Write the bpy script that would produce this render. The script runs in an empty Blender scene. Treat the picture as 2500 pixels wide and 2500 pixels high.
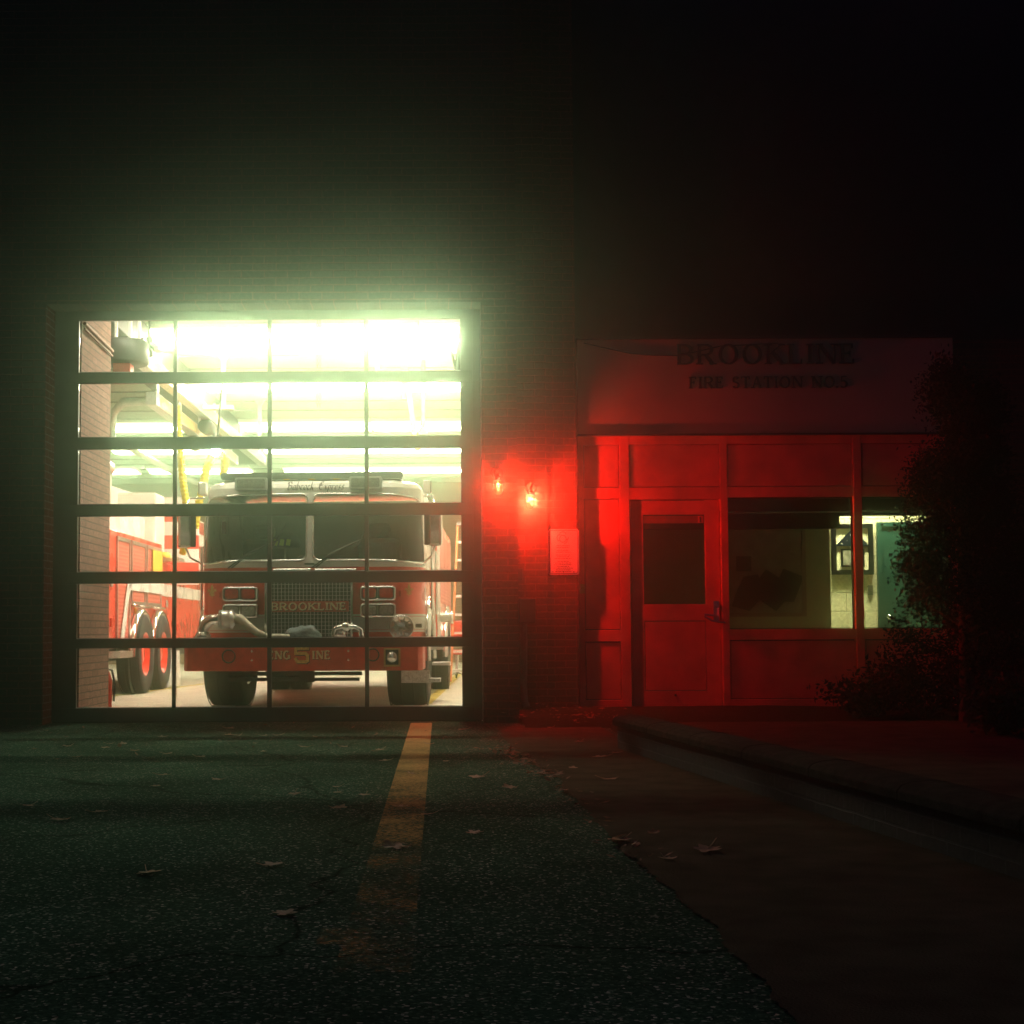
import bpy, math, random
from mathutils import Vector, Matrix
random.seed(5)
R = math.radians
sc = bpy.context.scene
col = sc.collection

# ------------------------------------------------------------------ camera, sky, exposure
F_PX, PX0, PY0, PITCH, ROLL, CAM_H = 3571.0, 1072.0, 1340.0, R(3.2), R(0.30), 0.83
cd = bpy.data.cameras.new('camera'); cam = bpy.data.objects.new('camera', cd); col.objects.link(cam)
cd.sensor_width = 36; cd.lens = F_PX/2500*36
cd.shift_x = (1250-PX0)/2500; cd.shift_y = (PY0-1250)/2500
cd.clip_start = 0.05; cd.clip_end = 500
cam.matrix_world = Matrix.Translation((0, 0, CAM_H)) @ Matrix.Rotation(R(90)+PITCH, 4, 'X') @ Matrix.Rotation(-ROLL, 4, 'Z')
sc.camera = cam

w = bpy.data.worlds.new('World'); sc.world = w; w.use_nodes = True
nt = w.node_tree; bg = nt.nodes['Background']
sky = nt.nodes.new('ShaderNodeTexSky'); sky.sky_type = 'NISHITA'; sky.sun_disc = False
sky.sun_elevation = R(-2.5); sky.sun_rotation = R(200)
tn = nt.nodes.new('ShaderNodeMix'); tn.data_type = 'RGBA'; tn.blend_type = 'MULTIPLY'; tn.inputs[0].default_value = 1; tn.inputs[7].default_value = (.15, .65, 2.1, 1)
nt.links.new(sky.outputs[0], tn.inputs[6]); nt.links.new(tn.outputs[2], bg.inputs[0]); bg.inputs[1].default_value = 0.11
sc.view_settings.view_transform = 'Standard'; sc.view_settings.look = 'None'
sc.view_settings.exposure = 0; sc.view_settings.gamma = 1
sc.render.engine = 'CYCLES'
cy = sc.cycles
cy.use_denoising = True
try: cy.denoiser = 'OPENIMAGEDENOISE'
except Exception: pass
cy.max_bounces = 8; cy.diffuse_bounces = 4; cy.glossy_bounces = 3; cy.transmission_bounces = 4
cy.transparent_max_bounces = 12; cy.volume_bounces = 1
cy.sample_clamp_indirect = 8; cy.caustics_reflective = False; cy.caustics_refractive = False
cy.use_adaptive_sampling = False

TUBE_L = 110.0        # fluorescent fixtures
RED_W = 310.0         # each red caged lamp
OFFICE_L = 280.0       # lobby ceiling light

# ------------------------------------------------------------------ picture to place: a point at distance Y that the photo shows there
def ray(px, py):
    dx, dy = px-PX0, py-PY0
    c, s = math.cos(ROLL), math.sin(ROLL)
    dx, dy = dx*c-dy*s, dx*s+dy*c
    xr, yu = dx/F_PX, -dy/F_PX
    return xr, math.cos(PITCH)-yu*math.sin(PITCH), math.sin(PITCH)+yu*math.cos(PITCH)
def at(px, py, Y):
    x, y, z = ray(px, py); t = Y/y
    return Vector((x*t, Y, CAM_H+z*t))
def gp(px, py, h=0.0):
    x, y, z = ray(px, py); t = (h-CAM_H)/z
    return Vector((x*t, y*t, h))

# ------------------------------------------------------------------ mesh builder
class MB:
    def __init__(s): s.v = []; s.f = []; s.sm = []; s.mi = []
    def add(s, vs, fs, smooth=False, mi=0):
        b = len(s.v); s.v += [tuple(p) for p in vs]
        for f in fs: s.f.append([i+b for i in f]); s.sm.append(smooth); s.mi.append(mi)
        return s
    def box(s, x0, x1, y0, y1, z0, z1, mi=0):
        v = [(x, y, z) for z in (z0, z1) for y in (y0, y1) for x in (x0, x1)]
        return s.add(v, [(0,2,3,1),(4,5,7,6),(0,1,5,4),(2,6,7,3),(0,4,6,2),(1,3,7,5)], False, mi)
    def obox(s, c, size, M=None, mi=0):
        M = M or Matrix.Identity(3); c = Vector(c); h = [k/2 for k in size]
        v = [c+M@Vector((x*h[0], y*h[1], z*h[2])) for z in (-1,1) for y in (-1,1) for x in (-1,1)]
        return s.add(v, [(0,2,3,1),(4,5,7,6),(0,1,5,4),(2,6,7,3),(0,4,6,2),(1,3,7,5)], False, mi)
    def bar(s, p0, p1, wx, wz, mi=0):
        p0, p1 = Vector(p0), Vector(p1); d = (p1-p0); L = d.length; d.normalize()
        u = Vector((0,0,1)) if abs(d.z) < .95 else Vector((0,1,0))
        a = d.cross(u).normalized(); b = a.cross(d)
        M = Matrix((a, d, b)).transposed()
        return s.obox((p0+p1)/2, (wx, L, wz), M, mi)
    def tube(s, path, r, n=10, mi=0, caps=True):
        path = [Vector(p) for p in path]; rs = r if isinstance(r, (list, tuple)) else [r]*len(path)
        prev = None; vs = []
        for i, p in enumerate(path):
            t = (path[min(i+1, len(path)-1)]-path[max(i-1, 0)]).normalized()
            if prev is None:
                u = Vector((0,0,1)) if abs(t.z) < .9 else Vector((1,0,0))
                a = t.cross(u).normalized()
            else: a = (prev-t*prev.dot(t)).normalized()
            prev = a; b = t.cross(a)
            for k in range(n):
                g = 2*math.pi*k/n; vs.append(p+(a*math.cos(g)+b*math.sin(g))*rs[i])
        fs = []
        for i in range(len(path)-1):
            for k in range(n):
                k2 = (k+1) % n; fs.append((i*n+k, i*n+k2, (i+1)*n+k2, (i+1)*n+k))
        s.add(vs, fs, True, mi)
        if caps:
            s.add(vs[:n], [tuple(range(n))[::-1]], False, mi); s.add(vs[-n:], [tuple(range(n))], False, mi)
        return s
    def cyl(s, p0, p1, r, n=16, mi=0): return s.tube([p0, p1], r, n, mi)
    def lathe(s, prof, c, axis='x', n=32, mi=0, smooth=True):
        c = Vector(c); vs = []
        for (r, a) in prof:
            for k in range(n):
                g = 2*math.pi*k/n; u, v = r*math.cos(g), r*math.sin(g)
                vs.append(c+Vector({'x': (a,u,v), 'y': (u,a,v), 'z': (u,v,a)}[axis]))
        fs = [(i*n+k, i*n+(k+1)%n, (i+1)*n+(k+1)%n, (i+1)*n+k) for i in range(len(prof)-1) for k in range(n)]
        return s.add(vs, fs, smooth, mi)
    def prism(s, pts, y0, y1, mi=0, plane='xz'):
        n = len(pts)
        P = {'xz': lambda a, b, d: (a, d, b), 'yz': lambda a, b, d: (d, a, b), 'xy': lambda a, b, d: (a, b, d)}[plane]
        v = [P(a, b, y0) for a, b in pts]+[P(a, b, y1) for a, b in pts]
        return s.add(v, [tuple(range(n)), tuple(range(2*n-1, n-1, -1))]+[(i, n+i, n+(i+1)%n, (i+1)%n) for i in range(n)], False, mi)
    def torus(s, c, R1, r, axis='y', n=24, m=8, sx=1, sz=1, mi=0):
        c = Vector(c); pts = []
        for k in range(n+1):
            g = 2*math.pi*k/n; u, v = R1*math.cos(g)*sx, R1*math.sin(g)*sz
            pts.append(c+Vector({'y': (u,0,v), 'x': (0,u,v), 'z': (u,v,0)}[axis]))
        return s.tube(pts, r, m, mi, False)
    def build(s, name, mats, parent=None, bevel=0):
        me = bpy.data.meshes.new(name); me.from_pydata(s.v, [], s.f)
        for m in (mats if isinstance(mats, (list, tuple)) else [mats]): me.materials.append(m)
        me.polygons.foreach_set('use_smooth', s.sm); me.polygons.foreach_set('material_index', s.mi); me.update()
        import bmesh
        bm = bmesh.new(); bm.from_mesh(me); bmesh.ops.recalc_face_normals(bm, faces=bm.faces[:]); bm.to_mesh(me); bm.free()
        o = bpy.data.objects.new(name, me); col.objects.link(o)
        if parent is not None: o.parent = parent
        if bevel:
            b = o.modifiers.new('bevel', 'BEVEL'); b.width = bevel; b.segments = 2; b.limit_method = 'ANGLE'; b.angle_limit = R(40)
        return o
def tag(o, label=None, cat=None, group=None, kind=None):
    if label: o['label'] = label
    if cat: o['category'] = cat
    if group: o['group'] = group
    if kind: o['kind'] = kind
    return o
def empty(name, loc, label, cat, group=None, rz=0):
    o = bpy.data.objects.new(name, None); col.objects.link(o); o.location = loc; o.rotation_euler = (0, 0, rz)
    o.empty_display_size = .2
    return tag(o, label, cat, group)
def copy_tree(o, parent=None):
    c = o.copy(); col.objects.link(c)
    if parent is not None: c.parent = parent
    for ch in [k for k in o.children]: copy_tree(ch, c)
    return c

# ------------------------------------------------------------------ materials
def newmat(name):
    m = bpy.data.materials.new(name); m.use_nodes = True
    t = m.node_tree; return m, t, t.nodes['Principled BSDF'], t.nodes['Material Output']
def mat(name, c, rough=.5, metal=0, var=.15, vs=6.0, bump=0, bs=40.0, spec=.5, coat=0):
    m, t, b, o = newmat(name); N = t.nodes; L = t.links
    b.inputs['Roughness'].default_value = rough; b.inputs['Metallic'].default_value = metal
    b.inputs['Specular IOR Level'].default_value = spec
    if coat: b.inputs['Coat Weight'].default_value = coat; b.inputs['Coat Roughness'].default_value = .08
    tc = N.new('ShaderNodeTexCoord')
    n1 = N.new('ShaderNodeTexNoise'); n1.inputs['Scale'].default_value = vs; n1.inputs['Detail'].default_value = 6
    L.new(tc.outputs['Object'], n1.inputs['Vector'])
    cr = N.new('ShaderNodeValToRGB'); cr.color_ramp.elements[0].position = .3; cr.color_ramp.elements[1].position = .7
    cr.color_ramp.elements[0].color = [k*(1-var) for k in c]+[1]; cr.color_ramp.elements[1].color = [min(1, k*(1+var)) for k in c]+[1]
    L.new(n1.outputs[0], cr.inputs[0]); L.new(cr.outputs[0], b.inputs['Base Color'])
    mr = N.new('ShaderNodeMapRange'); mr.inputs[3].default_value = max(0, rough-.08); mr.inputs[4].default_value = min(1, rough+.08)
    L.new(n1.outputs[0], mr.inputs[0]); L.new(mr.outputs[0], b.inputs['Roughness'])
    if bump:
        n2 = N.new('ShaderNodeTexNoise'); n2.inputs['Scale'].default_value = bs; n2.inputs['Detail'].default_value = 5
        L.new(tc.outputs['Object'], n2.inputs['Vector'])
        bp = N.new('ShaderNodeBump'); bp.inputs['Strength'].default_value = bump; bp.inputs['Distance'].default_value = .01
        L.new(n2.outputs[0], bp.inputs['Height']); L.new(bp.outputs[0], b.inputs['Normal'])
    return m
def brick_mat(name, c1, c2, mortar, axis='x', bw=.21, bh=.0677, off=0):
    m, t, b, o = newmat(name); N = t.nodes; L = t.links
    tc = N.new('ShaderNodeTexCoord'); sx = N.new('ShaderNodeSeparateXYZ'); cb = N.new('ShaderNodeCombineXYZ')
    L.new(tc.outputs['Object'], sx.inputs[0])
    L.new(sx.outputs[0 if axis == 'x' else 1], cb.inputs[0]); L.new(sx.outputs[2], cb.inputs[1])
    wob = N.new('ShaderNodeTexNoise'); wob.inputs['Scale'].default_value = 7; L.new(tc.outputs['Object'], wob.inputs['Vector'])
    wm = N.new('ShaderNodeVectorMath'); wm.operation = 'MULTIPLY_ADD'; wm.inputs[1].default_value = (.012, .012, 0)
    L.new(wob.outputs['Color'], wm.inputs[0]); L.new(cb.outputs[0], wm.inputs[2])
    br = N.new('ShaderNodeTexBrick'); br.offset = .5
    br.inputs['Scale'].default_value = 1; br.inputs['Brick Width'].default_value = bw; br.inputs['Row Height'].default_value = bh
    br.inputs['Mortar Size'].default_value = .006; br.inputs['Mortar Smooth'].default_value = .25; br.inputs['Bias'].default_value = 0
    br.inputs['Color1'].default_value = list(c1)+[1]; br.inputs['Color2'].default_value = list(c2)+[1]; br.inputs['Mortar'].default_value = list(mortar)+[1]
    L.new(wm.outputs[0], br.inputs['Vector'])
    n1 = N.new('ShaderNodeTexNoise'); n1.inputs['Scale'].default_value = 30; n1.inputs['Detail'].default_value = 8
    L.new(tc.outputs['Object'], n1.inputs['Vector'])
    mx = N.new('ShaderNodeMix'); mx.data_type = 'RGBA'; mx.blend_type = 'MULTIPLY'; mx.inputs[0].default_value = .6
    cr = N.new('ShaderNodeValToRGB'); cr.color_ramp.elements[0].position = .25; cr.color_ramp.elements[0].color = (.35,.35,.35,1); cr.color_ramp.elements[1].position = .75; cr.color_ramp.elements[1].color = (1.2,1.2,1.2,1)
    L.new(n1.outputs[0], cr.inputs[0]); L.new(br.outputs['Color'], mx.inputs[6]); L.new(cr.outputs[0], mx.inputs[7])
    L.new(mx.outputs[2], b.inputs['Base Color']); b.inputs['Roughness'].default_value = .85
    ad = N.new('ShaderNodeMath'); ad.operation = 'MULTIPLY_ADD'; ad.inputs[1].default_value = -1
    L.new(br.outputs['Fac'], ad.inputs[0])
    sc_ = N.new('ShaderNodeMath'); sc_.operation = 'MULTIPLY'; sc_.inputs[1].default_value = .5; L.new(n1.outputs[0], sc_.inputs[0]); L.new(sc_.outputs[0], ad.inputs[2])
    bp = N.new('ShaderNodeBump'); bp.inputs['Strength'].default_value = .8; bp.inputs['Distance'].default_value = .008
    L.new(ad.outputs[0], bp.inputs['Height']); L.new(bp.outputs[0], b.inputs['Normal'])
    return m
def emit(name, c, s):
    m, t, b, o = newmat(name)
    b.inputs['Base Color'].default_value = (.8,.8,.8,1); b.inputs['Emission Color'].default_value = list(c)+[1]; b.inputs['Emission Strength'].default_value = s
    return m
def glass(name, tint=(1,1,1), fac=.06, rough=.02, dust=0, dc=(.4,.42,.38)):
    m, t, b, o = newmat(name); N = t.nodes; L = t.links; N.remove(b)
    tr = N.new('ShaderNodeBsdfTransparent'); tr.inputs[0].default_value = list(tint)+[1]
    gl = N.new('ShaderNodeBsdfGlossy'); gl.inputs['Roughness'].default_value = rough
    fr = N.new('ShaderNodeFresnel'); fr.inputs[0].default_value = 1.45
    mx = N.new('ShaderNodeMixShader'); L.new(fr.outputs[0], mx.inputs[0]); L.new(tr.outputs[0], mx.inputs[1]); L.new(gl.outputs[0], mx.inputs[2])
    out = mx
    if dust:
        df = N.new('ShaderNodeBsdfDiffuse'); df.inputs[0].default_value = list(dc)+[1]
        tc = N.new('ShaderNodeTexCoord'); ns = N.new('ShaderNodeTexNoise'); ns.inputs['Scale'].default_value = 90; ns.inputs['Detail'].default_value = 8
        L.new(tc.outputs['Object'], ns.inputs['Vector'])
        mr = N.new('ShaderNodeMapRange'); mr.inputs[1].default_value = .5; mr.inputs[2].default_value = .8; mr.inputs[4].default_value = dust
        L.new(ns.outputs[0], mr.inputs[0])
        m2 = N.new('ShaderNodeMixShader'); L.new(mr.outputs[0], m2.inputs[0]); L.new(mx.outputs[0], m2.inputs[1]); L.new(df.outputs[0], m2.inputs[2]); out = m2
    L.new(out.outputs[0], o.inputs['Surface'])
    return m
M = {}
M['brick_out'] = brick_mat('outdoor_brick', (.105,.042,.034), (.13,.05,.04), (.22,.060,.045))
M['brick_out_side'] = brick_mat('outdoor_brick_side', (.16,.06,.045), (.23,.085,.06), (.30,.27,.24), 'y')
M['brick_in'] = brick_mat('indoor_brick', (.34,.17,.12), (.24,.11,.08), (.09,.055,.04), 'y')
M['brick_back'] = brick_mat('back_brick', (.36,.17,.11), (.28,.13,.09), (.40,.34,.28))
M['block'] = brick_mat('painted_block', (.62,.58,.40), (.60,.56,.39), (.36,.33,.22), bw=.41, bh=.205)
M['door_metal'] = mat('door_metal', (.09,.085,.08), .5, .2, .2, 3)
M['rubber_seal'] = mat('rubber_seal', (.02,.02,.02), .7)
M['ceiling'] = mat('ceiling_paint', (.44,.50,.44), .7, var=.06, vs=1.5)
M['white_wall'] = mat('white_wall', (.60,.62,.54), .7, var=.05, vs=1)
M['floor'] = mat('concrete_floor', (.50,.45,.36), .5, var=.2, vs=2.2, bump=.15, bs=18)
M['steel_grey'] = mat('grey_steel', (.20,.20,.19), .55, .3, .2, 3)
M['steel_dark'] = mat('dark_steel', (.05,.05,.048), .5, .3)
M['pipe_brown'] = mat('brown_pipe', (.22,.15,.09), .5)
M['white_paint'] = mat('white_paint', (.75,.75,.70), .35, var=.06)
M['chrome'] = mat('chrome', (.78,.77,.74), .12, 1, .08, 14)
M['alu'] = mat('brushed_aluminium', (.62,.62,.60), .32, 1, .15, 10)
M['red'] = mat('fire_red', (.78,.055,.03), .28, 0, .12, 3, coat=.6)
M['red_dull'] = mat('bumper_red', (.66,.055,.035), .4, 0, .2, 9)
M['cab_white'] = mat('cab_white', (.80,.79,.73), .28, 0, .05, 3, coat=.5)
M['gold'] = mat('gold_leaf', (.72,.52,.16), .4, .1, .25, 40)
M['cream'] = mat('cream_letter', (.80,.70,.44), .5, 0, .2, 40)
M['black'] = mat('black_plastic', (.018,.018,.018), .5)
M['tyre'] = mat('tyre_rubber', (.022,.022,.022), .8, 0, .3, 25, bump=.5, bs=60)
M['red_lens'] = mat('red_lens', (.55,.03,.02), .25, 0, .25, 60)
M['clear_lens'] = mat('clear_lens', (.38,.38,.34), .15, .3, .5, 70)
M['amber'] = mat('amber_lens', (.75,.45,.05), .3)
M['yellow_hose'] = mat('yellow_hose', (.85,.66,.02), .55)
M['orange'] = mat('orange_fibreglass', (.75,.20,.05), .45)
M['hose_white'] = mat('woven_hose', (.62,.58,.46), .85, 0, .15, 30, bump=.4, bs=160)
M['cloth_grey'] = mat('grey_cloth', (.16,.20,.20), .95, 0, .3, 25, bump=.8, bs=60)
M['seat_dark'] = mat('seat_fabric', (.035,.04,.04), .9)
M['cab_inside'] = mat('cab_lining', (.12,.12,.105), .8)
M['panel'] = mat('facade_paint', (.80,.12,.09), .55, 0, .22, 3.5, bump=.08, bs=60)
M['fascia'] = mat('fascia_paint', (.40,.30,.19), .6, 0, .15, 1.5, bump=.1, bs=50)
M['door_paint'] = mat('door_paint', (.82,.11,.085), .42, 0, .18, 4.5)
M['letter_dark'] = mat('dark_letter', (.03,.03,.032), .35, .4)
M['brass'] = mat('brass', (.55,.40,.16), .3, 1)
M['sign_white'] = mat('sign_white', (.80,.78,.74), .5, 0, .04)
M['ink'] = mat('sign_ink', (.05,.04,.04), .6)
M['stone'] = mat('coping_stone', (.085,.08,.058), .9, 0, .3, 14, bump=.7, bs=70, spec=0)
M['soil'] = mat('soil', (.030,.023,.017), .95, 0, .4, 20, bump=1, bs=40, spec=0)
M['teal_door'] = mat('teal_door', (.007,.040,.032), .45, 0, .1)
M['map_paper'] = mat('map_paper', (.10,.13,.085), .7, 0, .3, 8)
M['map_dark'] = mat('map_patch', (.006,.007,.008), .9, spec=0)
M['flat_black'] = mat('flat_black', (.006,.006,.007), .9, spec=0)
M['navy'] = mat('navy_cloth', (.006,.008,.016), .95, spec=0)
M['office_wall'] = mat('office_wall', (.17,.23,.12), .8, 0, .08)
M['bark'] = mat('bark', (.10,.07,.05), .9, 0, .3, 20)
M['glass_door'] = glass('bay_door_glass', (.97,.985,.97), dust=.05)
M['glass_win'] = glass('window_glass', (.9,.95,.9))
M['glass_dim'] = glass('obscured_glass', (.75,.8,.7), rough=.2, dust=.35, dc=(.10,.22,.12))
M['windshield'] = glass('windshield_glass', (.62,.70,.64), dust=.10)
M['tube'] = emit('fluorescent_tube', (1.0, .88, .68), TUBE_L)
M['tube_side'] = emit('fluorescent_side', (.88, 1.0, .74), TUBE_L*.06)
M['office_tube'] = emit('office_tube', (1.0, .92, .55), OFFICE_L)
M['spot'] = emit('work_light', (1, 1, .92), 90)
def leafmat(name, c1, c2, trans=.25):
    m, t, b, o = newmat(name); N = t.nodes; L = t.links
    oi = N.new('ShaderNodeObjectInfo'); tc = N.new('ShaderNodeTexCoord')
    ns = N.new('ShaderNodeTexNoise'); ns.inputs['Scale'].default_value = 9; L.new(tc.outputs['Object'], ns.inputs['Vector'])
    ad = N.new('ShaderNodeMath'); ad.operation = 'ADD'; L.new(oi.outputs['Random'], ad.inputs[0]); L.new(ns.outputs[0], ad.inputs[1])
    fr = N.new('ShaderNodeMath'); fr.operation = 'FRACT'; L.new(ad.outputs[0], fr.inputs[0])
    cr = N.new('ShaderNodeValToRGB'); cr.color_ramp.elements[0].color = list(c1)+[1]; cr.color_ramp.elements[1].color = list(c2)+[1]
    L.new(fr.outputs[0], cr.inputs[0]); L.new(cr.outputs[0], b.inputs['Base Color']); b.inputs['Roughness'].default_value = .7
    tl = N.new('ShaderNodeBsdfTranslucent'); L.new(cr.outputs[0], tl.inputs[0])
    mx = N.new('ShaderNodeMixShader'); mx.inputs[0].default_value = trans; L.new(b.outputs[0], mx.inputs[1]); L.new(tl.outputs[0], mx.inputs[2]); L.new(mx.outputs[0], o.inputs['Surface'])
    return m
M['leaf'] = leafmat('dry_leaf', (.36,.24,.13), (.80,.66,.46), .55)
M['litter'] = leafmat('leaf_litter', (.07,.04,.02), (.34,.22,.12), .3)
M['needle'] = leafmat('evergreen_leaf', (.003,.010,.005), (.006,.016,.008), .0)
M['bush'] = leafmat('bush_leaf', (.02,.05,.02), (.06,.11,.04))

def asphalt():
    m, t, b, o = newmat('asphalt'); N = t.nodes; L = t.links
    tc = N.new('ShaderNodeTexCoord')
    vo = N.new('ShaderNodeTexVoronoi'); vo.inputs['Scale'].default_value = 120; L.new(tc.outputs['Object'], vo.inputs['Vector'])
    sp = N.new('ShaderNodeSeparateColor'); L.new(vo.outputs['Color'], sp.inputs[0])
    cr = N.new('ShaderNodeValToRGB'); e = cr.color_ramp.elements
    e[0].position = 0; e[0].color = (.030,.085,.052,1); e[1].position = 1; e[1].color = (.85,.88,.72,1)
    k = e.new(.78); k.color = (.070,.175,.108,1); k = e.new(.93); k.color = (.20,.35,.23,1)  # palest chips also carry the sparkle, glints put into the colour
    L.new(sp.outputs[0], cr.inputs[0])
    n1 = N.new('ShaderNodeTexNoise'); n1.inputs['Scale'].default_value = .9; n1.inputs['Detail'].default_value = 7; L.new(tc.outputs['Object'], n1.inputs['Vector'])
    c2 = N.new('ShaderNodeValToRGB'); c2.color_ramp.elements[0].position = .3; c2.color_ramp.elements[0].color = (.6,.6,.6,1); c2.color_ramp.elements[1].position = .7; c2.color_ramp.elements[1].color = (1.2,1.2,1.2,1)
    L.new(n1.outputs[0], c2.inputs[0])
    mx = N.new('ShaderNodeMix'); mx.data_type = 'RGBA'; mx.blend_type = 'MULTIPLY'; mx.inputs[0].default_value = 1
    L.new(cr.outputs[0], mx.inputs[6]); L.new(c2.outputs[0], mx.inputs[7])
    wn = N.new('ShaderNodeTexNoise'); wn.inputs['Scale'].default_value = 2.2; wn.inputs['Detail'].default_value = 5; L.new(tc.outputs['Object'], wn.inputs['Vector'])
    wv = N.new('ShaderNodeVectorMath'); wv.operation = 'MULTIPLY_ADD'; wv.inputs[1].default_value = (.5,.5,0); L.new(wn.outputs['Color'], wv.inputs[0]); L.new(tc.outputs['Object'], wv.inputs[2])
    ck = N.new('ShaderNodeTexVoronoi'); ck.feature = 'DISTANCE_TO_EDGE'; ck.inputs['Scale'].default_value = .42; L.new(wv.outputs[0], ck.inputs['Vector'])
    cm = N.new('ShaderNodeMapRange'); cm.clamp = True; cm.inputs[1].default_value = .0; cm.inputs[2].default_value = .006; cm.inputs[3].default_value = .25; cm.inputs[4].default_value = 1; L.new(ck.outputs['Distance'], cm.inputs[0])
    stn = N.new('ShaderNodeTexNoise'); stn.inputs['Scale'].default_value = .55; stn.inputs['Detail'].default_value = 3; L.new(tc.outputs['Object'], stn.inputs['Vector'])
    sm_ = N.new('ShaderNodeMapRange'); sm_.clamp = True; sm_.inputs[1].default_value = .58; sm_.inputs[2].default_value = .68; sm_.inputs[3].default_value = 1; sm_.inputs[4].default_value = .55; L.new(stn.outputs[0], sm_.inputs[0])
    ml = N.new('ShaderNodeMath'); ml.operation = 'MULTIPLY'; L.new(cm.outputs[0], ml.inputs[0]); L.new(sm_.outputs[0], ml.inputs[1])
    m3 = N.new('ShaderNodeMix'); m3.data_type = 'RGBA'; m3.blend_type = 'MULTIPLY'; m3.inputs[0].default_value = 1; L.new(mx.outputs[2], m3.inputs[6]); L.new(ml.outputs[0], m3.inputs[7])
    L.new(m3.outputs[2], b.inputs['Base Color'])
    b.inputs['Roughness'].default_value = .85; b.inputs['Specular IOR Level'].default_value = 0
    n2 = N.new('ShaderNodeTexNoise'); n2.inputs['Scale'].default_value = 130; n2.inputs['Detail'].default_value = 4; L.new(tc.outputs['Object'], n2.inputs['Vector'])
    ad = N.new('ShaderNodeMath'); ad.operation = 'ADD'; L.new(sp.outputs[1], ad.inputs[0]); L.new(n2.outputs[0], ad.inputs[1])
    bp = N.new('ShaderNodeBump'); bp.inputs['Strength'].default_value = .9; bp.inputs['Distance'].default_value = .006
    L.new(ad.outputs[0], bp.inputs['Height']); L.new(bp.outputs[0], b.inputs['Normal'])
    return m
M['asphalt'] = asphalt()
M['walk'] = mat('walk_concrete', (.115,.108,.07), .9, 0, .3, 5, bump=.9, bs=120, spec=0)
def worn(name, c, y_full, y_gone, base=.35):
    m, t, b, o = newmat(name); N = t.nodes; L = t.links
    b.inputs['Base Color'].default_value = list(c)+[1]; b.inputs['Roughness'].default_value = .9; b.inputs['Specular IOR Level'].default_value = 0
    tc = N.new('ShaderNodeTexCoord'); sx = N.new('ShaderNodeSeparateXYZ'); L.new(tc.outputs['Object'], sx.inputs[0])
    mr = N.new('ShaderNodeMapRange'); mr.inputs[1].default_value = y_gone; mr.inputs[2].default_value = y_full; mr.inputs[3].default_value = .38; mr.inputs[4].default_value = base
    mr.clamp = True; L.new(sx.outputs[1], mr.inputs[0])
    ns = N.new('ShaderNodeTexNoise'); ns.inputs['Scale'].default_value = 45; ns.inputs['Detail'].default_value = 9; ns.inputs['Roughness'].default_value = .75; L.new(tc.outputs['Object'], ns.inputs['Vector'])
    n2 = N.new('ShaderNodeTexNoise'); n2.inputs['Scale'].default_value = 3.5; L.new(tc.outputs['Object'], n2.inputs['Vector'])
    av = N.new('ShaderNodeMath'); av.operation = 'MULTIPLY_ADD'; av.inputs[1].default_value = .7
    h = N.new('ShaderNodeMath'); h.operation = 'MULTIPLY'; h.inputs[1].default_value = .3; L.new(n2.outputs[0], h.inputs[0])
    L.new(ns.outputs[0], av.inputs[0]); L.new(h.outputs[0], av.inputs[2])
    gt = N.new('ShaderNodeMapRange'); gt.clamp = True
    sb = N.new('ShaderNodeMath'); sb.operation = 'SUBTRACT'; L.new(av.outputs[0], sb.inputs[0]); L.new(mr.outputs[0], sb.inputs[1])
    gt.inputs[1].default_value = -.10; gt.inputs[2].default_value = .16; L.new(sb.outputs[0], gt.inputs[0])
    L.new(gt.outputs[0], b.inputs['Alpha'])
    return m
M['line_paint'] = worn('worn_yellow_paint', (.75,.55,.22), 12.8, 4.2, .28)
M['line_paint'].node_tree.nodes['Map Range'].inputs[3].default_value = .585
M['floor_line'] = worn('floor_yellow_paint', (.62,.48,.12), 30, 5, .40)
def striped(name, c1, c2, period, ax=(0, 1, 1), rough=.4):
    m, t, b, o = newmat(name); N = t.nodes; L = t.links
    tc = N.new('ShaderNodeTexCoord'); dt = N.new('ShaderNodeVectorMath'); dt.operation = 'DOT_PRODUCT'; dt.inputs[1].default_value = ax
    L.new(tc.outputs['Object'], dt.inputs[0])
    dv = N.new('ShaderNodeMath'); dv.operation = 'DIVIDE'; dv.inputs[1].default_value = period; L.new(dt.outputs['Value'], dv.inputs[0])
    fr = N.new('ShaderNodeMath'); fr.operation = 'FRACT'; L.new(dv.outputs[0], fr.inputs[0])
    gt = N.new('ShaderNodeMath'); gt.operation = 'GREATER_THAN'; gt.inputs[1].default_value = .5; L.new(fr.outputs[0], gt.inputs[0])
    mx = N.new('ShaderNodeMix'); mx.data_type = 'RGBA'; mx.inputs[6].default_value = list(c1)+[1]; mx.inputs[7].default_value = list(c2)+[1]
    L.new(gt.outputs[0], mx.inputs[0]); L.new(mx.outputs[2], b.inputs['Base Color']); b.inputs['Roughness'].default_value = rough
    return m
M['hazard'] = striped('hazard_tape', (.75,.62,.12), (.30,.27,.16), .16)
M['shutter'] = striped('roll_shutter', (.50,.05,.03), (.62,.20,.15), .05, (0, 0, 1))
M['chevron'] = striped('red_white_band', (.62,.06,.04), (.82,.80,.76), .42, (0, 0, 1))
M['tread_plate'] = mat('tread_plate', (.66,.65,.62), .3, 1, .3, 60, bump=1, bs=90)

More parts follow.
